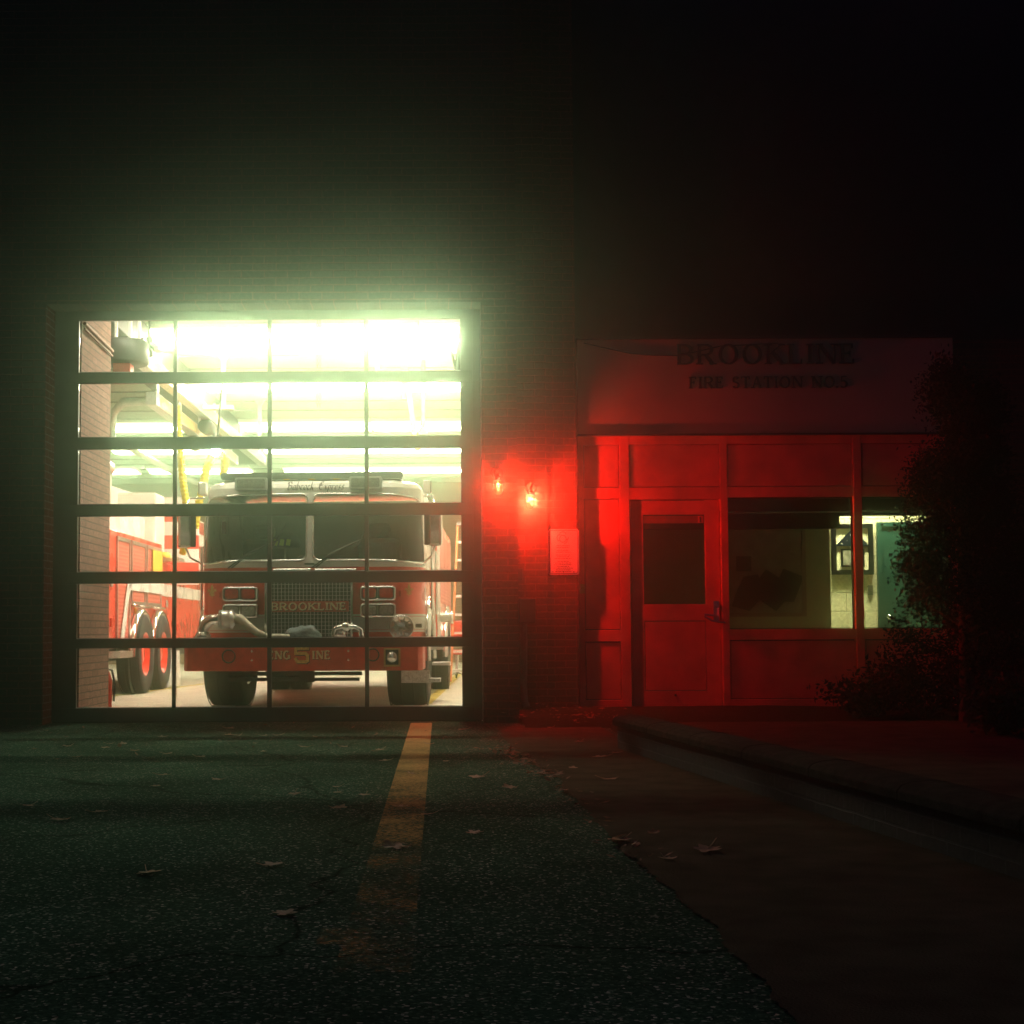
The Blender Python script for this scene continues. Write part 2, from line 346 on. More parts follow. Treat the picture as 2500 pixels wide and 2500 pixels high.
# ------------------------------------------------------------------ lettering
def seg(mb, p, q, wd, y, th, cap=0):
    """a straight stroke in the xz plane, front face at y, thickness th to the back"""
    a, b = Vector((p[0], p[1])), Vector((q[0], q[1])); d = (b-a)
    if d.length < 1e-6: return
    d.normalize(); a = a-d*cap; b = b+d*cap; n = Vector((-d.y, d.x))*wd/2
    mb.prism([tuple(a-n), tuple(b-n), tuple(b+n), tuple(a+n)], y, y+th)
def arc(cx, cz, rx, rz, a0, a1, n=14):
    return [(cx+rx*math.cos(R(a0+(a1-a0)*i/n)), cz+rz*math.sin(R(a0+(a1-a0)*i/n))) for i in range(n+1)]
def ribbon(mb, pts, wd, y, th, thin=None):
    """stroke along a curve; thin < wd narrows it where the curve runs level (broad-pen contrast)"""
    L_, R_ = [], []
    for i, p in enumerate(pts):
        d = Vector(pts[min(i+1, len(pts)-1)])-Vector(pts[max(i-1, 0)])
        if d.length < 1e-9: d = Vector((1, 0))
        d.normalize(); wi = wd if thin is None else thin+(wd-thin)*abs(d.y)
        n = Vector((-d.y, d.x))*wi/2; L_.append(Vector(p)+n); R_.append(Vector(p)-n)
    n = len(pts); v = []
    for yy in (y, y+th):
        v += [(q.x, yy, q.y) for q in L_]+[(q.x, yy, q.y) for q in R_]
    fs = []
    for i in range(n-1):
        fs += [(i, i+1, n+i+1, n+i), (2*n+i, 3*n+i, 3*n+i+1, 2*n+i+1), (i, 2*n+i, 2*n+i+1, i+1), (n+i, n+i+1, 3*n+i+1, 3*n+i)]
    fs += [(0, n, 3*n, 2*n), (n-1, 3*n-1, 4*n-1, 2*n-1)]
    mb.add(v, fs)
# glyphs: strokes in a cell one unit high. ('s', thick?, p, q) straight, ('c', points) curve, ('f', x, z) a foot serif
W_ = {'B': .66, 'R': .70, 'O': .78, 'K': .74, 'L': .60, 'I': .30, 'N': .76, 'E': .60, 'F': .56, 'S': .52, 'T': .64, 'A': .74, 'G': .72, '5': .52, '.': .2, ' ': .42, '1': .36}
def glyph(ch):
    w = W_[ch]; r = w-.10; l = .12
    if ch == 'I': return [('s',1,(.15,0),(.15,1)),('f',.15,0),('f',.15,1)]
    if ch == '1': return [('s',1,(.2,0),(.2,1)),('f',.2,0),('s',0,(.2,.97),(.05,.82))]
    if ch == 'L': return [('s',1,(l,0),(l,1)),('f',l,0),('f',l,1),('s',0,(l,.03),(r,.03)),('s',0,(r,0),(r,.25))]
    if ch == 'E': return [('s',1,(l,0),(l,1)),('f',l,0),('f',l,1),('s',0,(l,.03),(r,.03)),('s',0,(l,.97),(r-.03,.97)),('s',0,(l,.52),(r-.12,.52)),('s',0,(r,0),(r,.24)),('s',0,(r-.03,1),(r-.03,.78)),('s',0,(r-.12,.40),(r-.12,.64))]
    if ch == 'F': return [('s',1,(l,0),(l,1)),('f',l,0),('f',l,1),('s',0,(l,.97),(r,.97)),('s',0,(l,.52),(r-.12,.52)),('s',0,(r,1),(r,.78)),('s',0,(r-.12,.40),(r-.12,.64))]
    if ch == 'T': return [('s',1,(w/2,0),(w/2,1)),('f',w/2,0),('s',0,(.05,.97),(w-.05,.97)),('s',0,(.07,1),(.07,.78)),('s',0,(w-.07,1),(w-.07,.78))]
    if ch == 'N': return [('s',0,(l,0),(l,1)),('f',l,0),('f',l,1),('s',1,(l+.02,.98),(r-.02,.02)),('s',0,(r,0),(r,1)),('f',r,1)]
    if ch == 'A': return [('s',0,(.10,0),(w/2,1)),('s',1,(w/2,1),(w-.12,0)),('s',0,(.22,.35),(w-.24,.35)),('f',.10,0),('f',w-.12,0)]
    if ch == 'K': return [('s',1,(l,0),(l,1)),('f',l,0),('f',l,1),('s',0,(l,.42),(r-.04,1)),('s',1,(l+.18,.58),(r,0)),('f',r-.04,1),('f',r,0)]
    if ch == 'O': return [('c', arc(w/2,.5,w/2-.10,.47,90,450,30))]
    if ch == 'B': return [('s',1,(l,0),(l,1)),('c',[(l-.08,.97)]+arc(.32,.755,.22,.215,90,-90)+[(l,.54)]),('c',[(l-.08,.03)]+arc(.34,.275,.24,.245,-90,90)+[(l,.52)])]
    if ch == 'R': return [('s',1,(l,0),(l,1)),('f',l,0),('c',[(l-.08,.97)]+arc(.34,.73,.22,.24,90,-90)+[(l,.49)]),('s',1,(.34,.49),(r,0)),('f',r,0)]
    if ch == 'S': return [('c', arc(w/2,.74,.17,.23,20,270)+arc(w/2,.26,.18,.23,90,-160))]
    if ch == 'G': return [('c', arc(w/2-.02,.5,w/2-.10,.47,50,330,24)),('s',1,(r-.02,.05),(r-.02,.44)),('s',0,(r-.16,.44),(r+.06,.44))]
    if ch == '5': return [('s',0,(.12,.97),(.44,.97)),('s',0,(.12,.97),(.10,.55)),('c',[(.10,.56)]+arc(.24,.31,.21,.28,105,-140,18))]
    if ch == '.': return [('s',1,(.08,0),(.08,.14))]
    return []
def text_mesh(mb, s, x, z, h, y, th=.02, wt=.16, thin=.07, track=.06, wide=1.0, dw=0.0):
    """letters standing proud of the xz plane; every stroke a hair in front of the last so none share a plane"""
    k = 0
    for ch in s:
        for g in glyph(ch):
            yy = y-.0002*(k % 9); k += 1
            if g[0] == 's': seg(mb, (x+g[2][0]*h*wide, z+g[2][1]*h), (x+g[3][0]*h*wide, z+g[3][1]*h), (wt if g[1] else thin)*h+dw, yy, th)
            elif g[0] == 'c': ribbon(mb, [(x+a*h*wide, z+b*h) for a, b in g[1]], wt*h+dw, yy, th, thin*h+dw)
            elif g[0] == 'f':
                zz = z+(g[2]*h-(thin*h/2 if g[2] > .5 else -thin*h/2))
                seg(mb, (x+(g[1]-.13)*h*wide, zz), (x+(g[1]+.13)*h*wide, zz), thin*h+dw, yy, th)
        x += (W_[ch]+track)*h*wide
    return x
def text_width(s, h, track=.06, wide=1.0): return sum((W_[c]+track)*h*wide for c in s)-track*h*wide
SCRIPT = {  # broad-pen letters, each a list of pen paths
 'B': (.72, [[(.15,.95),(.22,.6),(.18,.1),(.05,0)],[(.0,.75),(.12,.95),(.45,1.0),(.58,.8),(.3,.55)],[(.3,.55),(.62,.5),(.62,.15),(.35,0),(.15,.08)]]),
 'E': (.70, [[(.6,.92),(.35,1.0),(.12,.8),(.1,.3),(.25,.03),(.5,.03),(.64,.18)],[(.12,.52),(.5,.55)],[(.25,.9),(.3,.6)]]),
 'a': (.46, [[(.36,.5),(.14,.55),(.05,.2),(.16,.0),(.34,.14)],[(.36,.58),(.34,.1),(.42,0)]]),
 'b': (.46, [[(.10,1.0),(.08,.1)],[(.08,.1),(.2,0),(.38,.15),(.36,.48),(.1,.5)]]),
 'c': (.40, [[(.34,.5),(.12,.55),(.06,.15),(.18,0),(.34,.06)]]),
 'o': (.44, [[(.2,.56),(.06,.4),(.08,.1),(.22,0),(.36,.2),(.34,.48),(.2,.56)]]),
 'k': (.46, [[(.10,1.0),(.08,0)],[(.1,.3),(.34,.55)],[(.16,.34),(.38,0)]]),
 'x': (.44, [[(.06,.54),(.34,0)],[(.36,.54),(.06,0)]]),
 'p': (.46, [[(.10,.55),(.06,-.35)],[(.08,.1),(.2,0),(.38,.15),(.36,.5),(.12,.5)]]),
 'r': (.36, [[(.10,.55),(.08,0)],[(.1,.4),(.2,.55),(.34,.5)]]),
 'e': (.42, [[(.08,.28),(.34,.36),(.3,.54),(.14,.54),(.06,.2),(.16,0),(.36,.1)]]),
 's': (.38, [[(.32,.5),(.16,.56),(.08,.42),(.3,.18),(.2,0),(.04,.06)]]),
 ' ': (.5, [])}
def script_mesh(mb, s, x, z, h, y, th=.004, pen=.11):
    nib = Vector((math.cos(R(35)), math.sin(R(35))))*pen*h/2; k = 0
    for ch in s:
        wd, strokes = SCRIPT[ch]
        for st in strokes:
            for (a, b) in zip(st, st[1:]):
                P = Vector((x+(a[0]+.25*a[1])*h, z+a[1]*h)); Q = Vector((x+(b[0]+.25*b[1])*h, z+b[1]*h)); yy = y-.0002*(k % 11); k += 1
                mb.prism([tuple(P-nib), tuple(Q-nib), tuple(Q+nib), tuple(P+nib)], yy, yy+th)
        x += (wd+.02)*h
    return x
def fleur(mb, cx, cz, h, y):
    def P(pts, k): mb.prism([(cx+a*h, cz+b*h) for a, b in pts], y-.0003*k, y+.004)
    P([(0,.5),(.10,.22),(.04,-.08),(-.04,-.08),(-.10,.22)], 0)
    for sgn in (1, -1):
        P([(sgn*a, b) for a, b in [(.06,-.06),(.12,.10),(.22,.16),(.30,.06),(.26,-.06),(.23,.02),(.18,.04),(.13,-.08)]], 1)
        P([(sgn*a, b) for a, b in [(.02,-.14),(.10,-.22),(.16,-.18),(.18,-.26),(.09,-.30),(.02,-.20)]], 2)
    P([(-.17,-.08),(.17,-.08),(.17,-.14),(-.17,-.14)], 3)
    P([(-.05,-.14),(.05,-.14),(0,-.5)], 4)

# ------------------------------------------------------------------ ground
import bmesh
def apron_z(x, y):
    from mathutils import noise
    d = min(1, max(0, (13.1-y)/2.5)); amp = .004
    return amp*d*noise.noise((x*.55, y*.55, 1))+amp*.5*d*noise.noise((x*1.7, y*1.7, 4))
def ground_sheet(name, m, x0, x1, y0, y1, z, nx, ny, amp, kind='structure'):
    mb = MB(); vs = []
    from mathutils import noise
    for j in range(ny+1):
        for i in range(nx+1):
            x = x0+(x1-x0)*i/nx; y = y0+(y1-y0)*j/ny
            d = min(1, max(0, (13.1-y)/2.5))
            vs.append((x, y, z+amp*d*noise.noise((x*.55, y*.55, 1))+amp*.5*d*noise.noise((x*1.7, y*1.7, 4))))
    mb.add(vs, [(j*(nx+1)+i, j*(nx+1)+i+1, (j+1)*(nx+1)+i+1, (j+1)*(nx+1)+i) for j in range(ny) for i in range(nx)], True)
    return tag(mb.build(name, m), kind=kind)
g = MB()
for a in ((-40,40,-25,0),(-40,-8,0,60),(8,40,0,60),(-8,8,13.5,60)): g.add([(a[0],a[2],-.012),(a[1],a[2],-.012),(a[1],a[3],-.012),(a[0],a[3],-.012)], [(0,1,2,3)])
tag(g.build('ground', M['asphalt']), kind='structure')
ground_sheet('asphalt_apron', M['asphalt'], -8, 8, 0, 13.5, 0, 120, 100, .004)
# painted line on the apron
ln = MB(); n = 70
vs = []
for i in range(n+1):
    y = 3.6+(13.2-3.6)*i/n; vs += [(-.262, y, apron_z(-.262,y)+.004), (-.072, y, apron_z(-.072,y)+.004)]
ln.add(vs, [(2*i, 2*i+1, 2*i+3, 2*i+2) for i in range(n)])
tag(ln.build('road_marking', M['line_paint']), kind='structure')
sl = MB(); a = gp(786, 2272); b = gp(920, 2310)
sl.add([(x_, y_, apron_z(x_, y_)+.006) for x_, y_ in ((a.x, b.y), (b.x-.02, b.y), (b.x-.02, a.y), (a.x, a.y))], [(0,1,2,3)])
lm = M['line_paint'].copy(); lm.node_tree.nodes['Map Range'].inputs[3].default_value = .55
tag(sl.build('road_marking_dash', lm), kind='structure')
# concrete walk with a broken left edge, and the strip of planting soil before the lobby
edge = [(1212,1776),(1228,1800),(1262,1838),(1300,1868),(1352,1896),(1398,1950),(1450,2000),(1500,2058),(1560,2110),(1620,2160),(1690,2230),(1790,2330),(1900,2440),(2020,2640),(2200,3000)]
ep = [gp(*e) for e in edge]; fine = []
rr = random.Random(2)
from mathutils import noise as _nz
for p, q in zip(ep, ep[1:]):
    for i in range(20):
        u = p.lerp(q, i/20); fine.append(Vector((u.x+rr.uniform(-.010,.010)+.035*_nz.noise((u.y*2.3, 5, 0))+.022*_nz.noise((u.y*8, 9, 0)), u.y, .016)))
wk = MB(); WX = 1.24
vs = []
for p in fine: vs += [(p.x, p.y, .0075), (p.x+.02, p.y, .0085), (max(p.x+.05, WX+.12+max(0, 10.2-p.y)*.123), p.y, .0085)]
wk.add(vs, [f for i in range(len(fine)-1) for f in ((3*i, 3*i+1, 3*i+4, 3*i+3), (3*i+1, 3*i+2, 3*i+5, 3*i+4))], False)
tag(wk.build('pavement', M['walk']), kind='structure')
so = MB()
from mathutils import noise as _ns
nx, ny = 60, 14; vs = []
for j in range(ny+1):
    for i in range(nx+1):
        x = .72+(6.2-.72)*i/nx; y = 12.25+(14.3-12.25)*j/ny
        u = j/ny; vs.append((x, y, -.01+.06*min(1, u*3)*(1 if x < 1.5 else 1)+.035*u+.02*_ns.noise((x*3, y*3, 0))))
so.add(vs, [(j*(nx+1)+i, j*(nx+1)+i+1, (j+1)*(nx+1)+i+1, (j+1)*(nx+1)+i) for j in range(ny) for i in range(nx)], True)
tag(so.build('planting_soil', M['soil']), kind='structure')
tr = MB(); tr.prism([(1.42,12.24),(1.42,10.2),(2.42,2.0),(9,2.0),(9,12.24)], -.02, .06, plane='xy')
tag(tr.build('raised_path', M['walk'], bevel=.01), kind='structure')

# ------------------------------------------------------------------ fire station
YF, YD, YB, YP = 13.2, 13.5, 14.17, 14.29
XL = at(107, 1300, YF).x; XR = at(1178, 1300, YF).x; XP = at(1265, 1400, YF).x
ZH = at(700, 757, YD).z; ROOF = 7.5
CEIL = 4.7; YBACK = 38.0; RX0, RX1 = -12.0, 1.22
st = empty('fire_station', (0, YF, 0), 'dark brick fire station with a lit glazed bay door and low red lobby', 'building')
st.location = (0, 0, 0)
fw = MB()
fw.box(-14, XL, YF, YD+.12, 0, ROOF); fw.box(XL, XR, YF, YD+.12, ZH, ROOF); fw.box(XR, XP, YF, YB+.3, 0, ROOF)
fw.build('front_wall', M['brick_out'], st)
# left reveal of the opening and the thick brick stub inside
XS = at(196, 1400, YD+.15).x; YS = XS*F_PX/(266-1072)
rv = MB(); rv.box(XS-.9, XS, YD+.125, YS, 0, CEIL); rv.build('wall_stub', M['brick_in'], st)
rv = MB(); rv.box(XL-.01, XL+.003, YF+.002, YD+.118, 0.01, ZH-.01); rv.build('reveal', M['brick_out_side'], st)
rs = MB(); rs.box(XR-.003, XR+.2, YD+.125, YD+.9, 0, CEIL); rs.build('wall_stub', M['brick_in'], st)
lw = MB()
X1, X2 = at(1337, 1400, YB).x, at(1411, 1400, YB).x
lw.box(XP, X1, YB, YB+.3, 0, ROOF); lw.build('side_wall', M['brick_out'], st)
lw = MB(); lw.box(X1, X2, YB+.03, YB+.3, 0, ROOF); lw.build('side_wall', brick_mat('outdoor_brick_shifted', (.10,.04,.032), (.13,.05,.04), (.22,.060,.045), bw=.205), st)
# roof, ceiling, walls of the bay
uw = MB(); uw.box(X2+.001, 11, YB+.36, YB+.6, 2.0, ROOF); uw.build('upper_wall', mat('dark_upper_wall', (.05,.055,.06), .95, spec=0), st)
rf = MB(); rf.box(-14, X2, YF+.02, YBACK+.4, ROOF+.001, ROOF+.15); rf.build('roof', M['steel_dark'], st)
ce = MB(); ce.box(RX0, XR+.1, YD+.13, YB+.29, CEIL, CEIL+.25); ce.box(RX0, RX1, YB+.2901, YBACK, CEIL, CEIL+.25)
ce.build('ceiling_slab', M['ceiling'], st)
jo = MB()
for y in [15.2+k*1.02 for k in range(22)]:
    jo.box(RX0, RX1 if y > YB+.3 else XR, y, y+.018, CEIL-.02, CEIL-.001)
jo.build('ceiling_joint', M['steel_grey'], st)
iw = MB(); iw.box(RX0, XS-.91, YD+.121, YD+.16, 0, CEIL); iw.box(XS+.01, XR-.01, YD+.121, YD+.16, ZH+.05, CEIL-.001); iw.build('bounce_wall_facing', mat('bounce_white', (.86,.83,.74), .7, var=.04), st)  # unseen white facing added to bounce light onto the engine front
bw = MB(); bw.box(RX0, RX1, YBACK, YBACK+.3, 0, 3.85); bw.build('back_wall', M['brick_back'], st)
bw = MB(); bw.box(RX0, RX1, YBACK+.03, YBACK+.3, 3.85, CEIL); bw.build('back_wall', M['white_wall'], st)
sw = MB(); sw.box(RX0-.3, RX0, YD+.13, YBACK+.3, 0, ROOF); sw.build('bay_side_wall', M['white_wall'], st)
sw = MB(); sw.box(RX1, RX1+.10, YB+.301, YBACK+.3, 0, ROOF); sw.build('bay_side_wall', M['white_wall'], st)
fl = MB(); fl.box(RX0, XR+.1, YD+.02, YB+.29, -.1, .004); fl.box(RX0, RX1, YB+.2901, YBACK, -.1, .004)
tag(fl.build('floor', M['floor']), kind='structure')
fy = MB()
for (a, b) in (((1128,1640),(1040,1720)), ((262,1702),(520,1668))):
    p, q = gp(*a), gp(*b); d = (q-p).normalized(); nn = Vector((-d.y, d.x, 0))*.06
    for sgn in (0,): fy.add([p+nn+Vector((0,0,.008)), p-nn+Vector((0,0,.008)), q-nn+Vector((0,0,.008)), q+nn+Vector((0,0,.008))], [(0,1,2,3)])
tag(fy.build('floor_marking', M['floor_line']), kind='structure')

# sectional bay door: one frame, twenty-four panes
cols = [(189,421),(430.5,652.5),(663,890),(900,1126)]
rows = [(780,907),(934,1066),(1095,1230),(1259,1395),(1423,1558),(1581,1727)]
cx = [(at(a,1250,YD).x, at(b,1250,YD).x) for a, b in cols]
rz = [(at(660,b,YD).z, at(660,a,YD).z) for a, b in rows]
dr = MB(); y0, y1 = YD, YD+.05
xs = [XL+.004]+[k for c in cx for k in c]+[XR-.004]
zb = [.012]+[k for r in rz[::-1] for k in r]+[ZH-.002]
for i in range(0, len(zb), 2): dr.box(xs[0], xs[-1], y0, y1, zb[i], zb[i+1])          # rails
for r in rz:
    for i in range(0, len(xs), 2): dr.box(xs[i], xs[i+1], y0+.004, y1-.004, r[0]-.0005, r[1]+.0005)       # stiles
door = dr.build('overhead_door', M['door_metal'], st, bevel=.004)
for r in rz:
    bead = MB()
    for c in cx:
        bead.box(c[0], c[1], YD+.018, YD+.05, r[0]+.0005, r[0]+.008)
    bead.build('glazing_bead', M['alu'], door)
for r in rz:
    for c in cx:
        p = MB(); p.box(c[0]+.001, c[1]-.001, YD+.028, YD+.032, r[0]+.009, r[1]-.001); p.build('pane', M['glass_door'], door)
sl = MB(); sl.box(XL+.01, XR-.01, YD-.004, YD+.04, .001, .0115); sl.build('bottom_seal', M['rubber_seal'], door)
jf = MB(); jf.box(XR-.075, XR-.004, YD-.04, YD-.001, .012, ZH-.01); jf.build('jamb_trim', M['door_metal'], st)

# lobby front: lattice, panels, window openings, entrance door
def fx(px, py=1400): return at(px, py, YP).x
def fz(py, px=1700): return at(px, py, YP).z
Z0 = fz(1737); ZT = fz(1064)
v_edges = [(1412,1427),(1514,1538),(1760,1778),(2086,2106),(2318,2336)]
h_edges = {0: [(1064,1085),(1190,1217),(1537,1565),(1708,1737)], 1: [(1064,1085),(1190,1219)], 2: [(1064,1085),(1190,1215),(1537,1563),(1708,1737)], 3: [(1064,1085),(1190,1215),(1537,1563),(1708,1737)]}
fr = MB()
for a, b in v_edges: fr.box(fx(a), fx(b), YP-.03, YP+.09, Z0, ZT)
for i in range(4):
    xa, xb = fx(v_edges[i][1]), fx(v_edges[i+1][0])
    for (ta, tb) in h_edges[i]: fr.box(xa, xb, YP-.028, YP+.088, max(Z0, fz(tb)), fz(ta))
lob = fr.build('lobby_front', M['panel'], st, bevel=.003)
def panel(i, ta, tb):
    p = MB(); p.box(fx(v_edges[i][1])+.010, fx(v_edges[i+1][0])-.010, YP-.020, YP+.05, fz(tb)+.010, fz(ta)-.010); q_ = p.build('panel', M['panel'], lob); k_ = MB(); k_.box(fx(v_edges[i][1])+.0005, fx(v_edges[i+1][0])-.0005, YP+.052, YP+.06, fz(tb)+.0005, fz(ta)-.0005); k_.build('backing', M['black'], q_); return q_  # black sheet added behind the panel to block lobby light in the gaps
panel(0,1085,1190); panel(0,1217,1537); panel(0,1565,1708); panel(1,1085,1190); panel(2,1085,1190); panel(2,1563,1708); panel(3,1085,1190); panel(3,1563,1708)
for i in (2, 3):
    p = MB(); p.box(fx(v_edges[i][1])+.012, fx(v_edges[i+1][0])-.012, YP+.04, YP+.046, fz(1537)+.012, fz(1215)-.012)
    fm = MB(); xa, xb, za, zb_ = fx(v_edges[i][1]), fx(v_edges[i+1][0]), fz(1537), fz(1215)
    fm.box(xa+.001, xa+.012, YP+.02, YP+.06, za+.001, zb_-.001); fm.box(xb-.012, xb-.001, YP+.02, YP+.06, za+.001, zb_-.001)
    fm.box(xa+.0122, xb-.0122, YP+.02, YP+.06, za+.001, za+.012); fm.box(xa+.0122, xb-.0122, YP+.02, YP+.06, zb_-.012, zb_-.001)
    wn = fm.build('window', M['black'], st); p.build('pane', M['glass_win'], wn)
fa = MB(); fa.box(fx(1413), fx(2336), YP-.05, YP+.3, fz(1061), fz(830)); fas = fa.build('fascia', M['fascia'], st, bevel=.006)
dp = MB(); dp.box(fx(1413), fx(2336), YP-.075, YP+.28, fz(1068)+.012, fz(1061)-.0005); dp.build('drip_edge', M['steel_dark'], st)
cp = MB(); cp.box(fx(1411), fx(2340), YP-.07, YP+.3, fz(830)+.0005, fz(823)); cp.build('coping', M['steel_dark'], fas)
lt = MB()
h1 = .2; s1 = 'BROOKLINE'; xa, xb = fx(1652, 870), fx(2090, 870)
text_mesh(lt, s1, xa-.1*h1, fz(893), h1, YP-.075, .024, .17, .07, .06, (xb-xa)/text_width(s1, h1))
lt.build('lettering', M['letter_dark'], fas)
lt = MB(); h2 = .115; xa, xb = fx(1682, 940), fx(2068, 940); s2 = 'FIRE STATION NO.5'
text_mesh(lt, s2, xa-.1*h2, fz(951), h2, YP-.07, .02, .18, .08, .06, (xb-xa)/text_width(s2, h2))
lt.build('lettering', M['letter_dark'], fas)
wr = MB(); wr.tube([at(px, py, YP-.056) for px, py in ((1425,838),(1480,850),(1540,863),(1600,868),(1660,868),(1760,845),(1900,838))], .006, 6); wr.build('cable', M['black'], fas)
# entrance door
dx0, dx1, dz0, dz1 = fx(1539), fx(1759), Z0+.012, fz(1220)
gx0, gx1, gz0, gz1 = fx(1571), fx(1722), fz(1475), fz(1256)
ed = MB(); ya, yb = YP-.005, YP+.04
ed.box(dx0+.010, gx0, ya, yb, dz0, dz1-.009); ed.box(gx1, dx1-.008, ya, yb, dz0, dz1-.003)
pz0, pz1 = fz(1687), fz(1515)
ed.box(gx0, gx1, ya, yb, dz0, pz0); ed.box(gx0, gx1, ya, yb, pz1, gz0); ed.box(gx0, gx1, ya, yb, gz1, dz1-.009)
edo = ed.build('entrance_door', M['door_paint'], st, bevel=.002)
p = MB(); p.box(gx0+.009, gx1-.009, ya+.002, yb-.004, pz0+.009, pz1-.009); p.build('panel', M['door_paint'], edo)
p = MB(); p.box(gx0+.001, gx1-.001, ya+.015, ya+.021, gz0+.001, gz1-.001); p.build('pane', M['glass_dim'], edo)
p = MB(); p.box(gx0+.004, gx1-.004, ya+.006, ya+.013, gz1-.085, gz1-.012); ns = p.build('number_strip', mat('strip_red', (.30,.04,.03), .6), edo)
p = MB(); p.box(gx1-.065, gx1-.012, ya+.002, ya+.0055, gz1-.083, gz1-.014); p.build('number_plate', M['door_paint'], edo)
p = MB(); text_mesh(p, '1', gx1-.052, gz1-.078, .055, ya-.001, .0025, .26, .1); p.build('number', M['ink'], edo)
hd = MB(); c = at(1748, 1490, YP)
hd.box(c.x-.025, c.x+.025, ya-.012, ya-.0005, c.z-.10, c.z+.09)
hd.tube([(c.x+.0, ya-.012, c.z-.055),(c.x+.0, ya-.06, c.z-.055),(c.x-.03, ya-.066, c.z-.052),(c.x-.125, ya-.066, c.z-.04)], .010, 8)
hd.tube([(c.x+.0, ya-.012, c.z+.045),(c.x, ya-.045, c.z+.045)], .022, 14)
hd.tube([(c.x+.015, ya-.012, c.z+.045),(c.x+.015, ya-.04, c.z+.02),(c.x+.015, ya-.04, c.z-.08)], .007, 8)
hd.tube([(c.x-.12, ya-.03, c.z-.055),(c.x-.05, ya-.04, c.z-.10),(c.x+.03, ya-.045, c.z-.115),(c.x+.08, ya-.03, c.z-.12)], .009, 8)
hd.build('handle', M['alu'], edo)
p = MB(); q = at(1649, 1697, YP); p.cyl((q.x, ya-.012, q.z), (q.x, ya-.0005, q.z), .012, 12); p.build('door_stop', M['black'], edo)
th = MB(); th.box(fx(1514), fx(1778), YP-.12, YP+.1, Z0-.06, Z0-.001); th.build('threshold', M['stone'], st)
pl = MB(); pl.box(fx(1412), fx(1513.5), YP-.029, YP+.09, -.05, Z0-.001); pl.box(fx(1778.5), fx(2336), YP-.029, YP+.09, -.05, Z0-.001); pl.build('plinth', M['stone'], st)
# lobby room behind the windows
LX0, LX1 = X2, 5.75
yA, yBk = 15.3, 16.2
ax1 = at(2027, 1400, yA).x
r_ = MB(); r_.box(LX0, ax1, yA, yA+.1, 0, 3.0); r_.build('partition', M['office_wall'], st)
r_ = MB(); r_.box(LX0, LX1, yBk, yBk+.2, 0, 3.0); r_.build('lobby_back_wall', M['block'], st)
r_ = MB(); r_.box(LX0-.002, LX0+.1, YP+.1, yBk+.2, 0, 3.0); r_.build('lobby_side_wall', M['office_wall'], st)
r_ = MB(); r_.box(LX1-.02, LX1+.15, YP+.1, yBk+.2, 0, 3.0); r_.build('lobby_side_wall', M['office_wall'], st)
r_ = MB(); r_.box(LX0, LX1+.15, YP+.31, yBk+.2, 3.0, 3.1); r_.box(LX0, LX1+.15, YP+.301, yBk+.2, fz(830)-.10, fz(830)-.01); r_.build('lobby_roof', M['steel_dark'], st)
r_ = MB(); r_.box(LX0, LX1, YP+.1, yBk, -.05, .03); tag(r_.build('lobby_floor', M['floor']), kind='structure')
r_ = MB(); r_.box(fx(2336)+.001, LX1+.15, YP+.05, YP+.35, 0, fz(830)); r_.build('front_wall', M['brick_out'], st)
r_ = MB(); r_.box(LX0+.1, ax1, 14.9, 15.0, at(1900,1291,14.9).z, at(1900,1222,14.9).z); r_.box(ax1, LX1-.02, 14.9, 15.0, at(2150,1258,14.9).z, at(1900,1222,14.9).z); r_.build('bulkhead', M['navy'], st)

# ------------------------------------------------------------------ things on the outside wall
def wall_lamp(px, py, Yw, label, tilt, power=1.0):
    c = at(px, py, Yw-.11)
    t = empty('wall_lamp', (c.x, Yw, c.z), label, 'lamp', 'red caged lamps on the brick wall')
    k = MB(); k.lathe([(.0,-.002),(.055,-.002),(.055,-.03),(.035,-.045),(.0,-.045)], (0,0,.13), 'y', 20); k.tube([(0,-.03,.13),(0,-.09,.135),(0,-.11,.12),(0,-.11,.085)], .016, 10)
    k.lathe([(0,.095),(.022,.095),(.032,.085),(.034,.055),(.0,.055)], (0,-.11,0), 'z', 20)
    k.build('bracket', M['steel_dark'], t)
    gl = MB(); gl.lathe([(.036,.054),(.040,.03),(.040,-.04),(.033,-.065),(.018,-.078),(.0,-.08)], (0,-.11,0), 'z', 20)
    gl.build('globe', M['lamp_globe'], t)
    cg = MB()
    for q in range(4):
        g_ = R(45+90*q); u, v = math.cos(g_), math.sin(g_)
        cg.tube([(.046*u, -.11+.046*v, .056),(.050*u, -.11+.050*v, -.04),(.036*u, -.11+.036*v, -.078),(0,-.11,-.094)], .0028, 6)
    for zz in (.02, -.03): cg.torus((0,-.11,zz), .050, .0028, 'z', 20, 6)
    cg.build('cage', M['steel_dark'], t)
    b = MB(); b.lathe([(0,.045),(.007,.04),(.007,.02),(0,.018)], (0,-.11,0), 'z', 12); b.build('bulb', M['bulb'], t)
    ld = bpy.data.lights.new('red_bulb_light', 'POINT'); ld.color = (1, .036, .020); ld.energy = RED_W*power; ld.shadow_soft_size = .012
    lo = bpy.data.objects.new('red_bulb_light', ld); col.objects.link(lo); lo.parent = t; lo.location = (0, -.11, 0)
    t.rotation_euler = (0, tilt, 0)
    return t
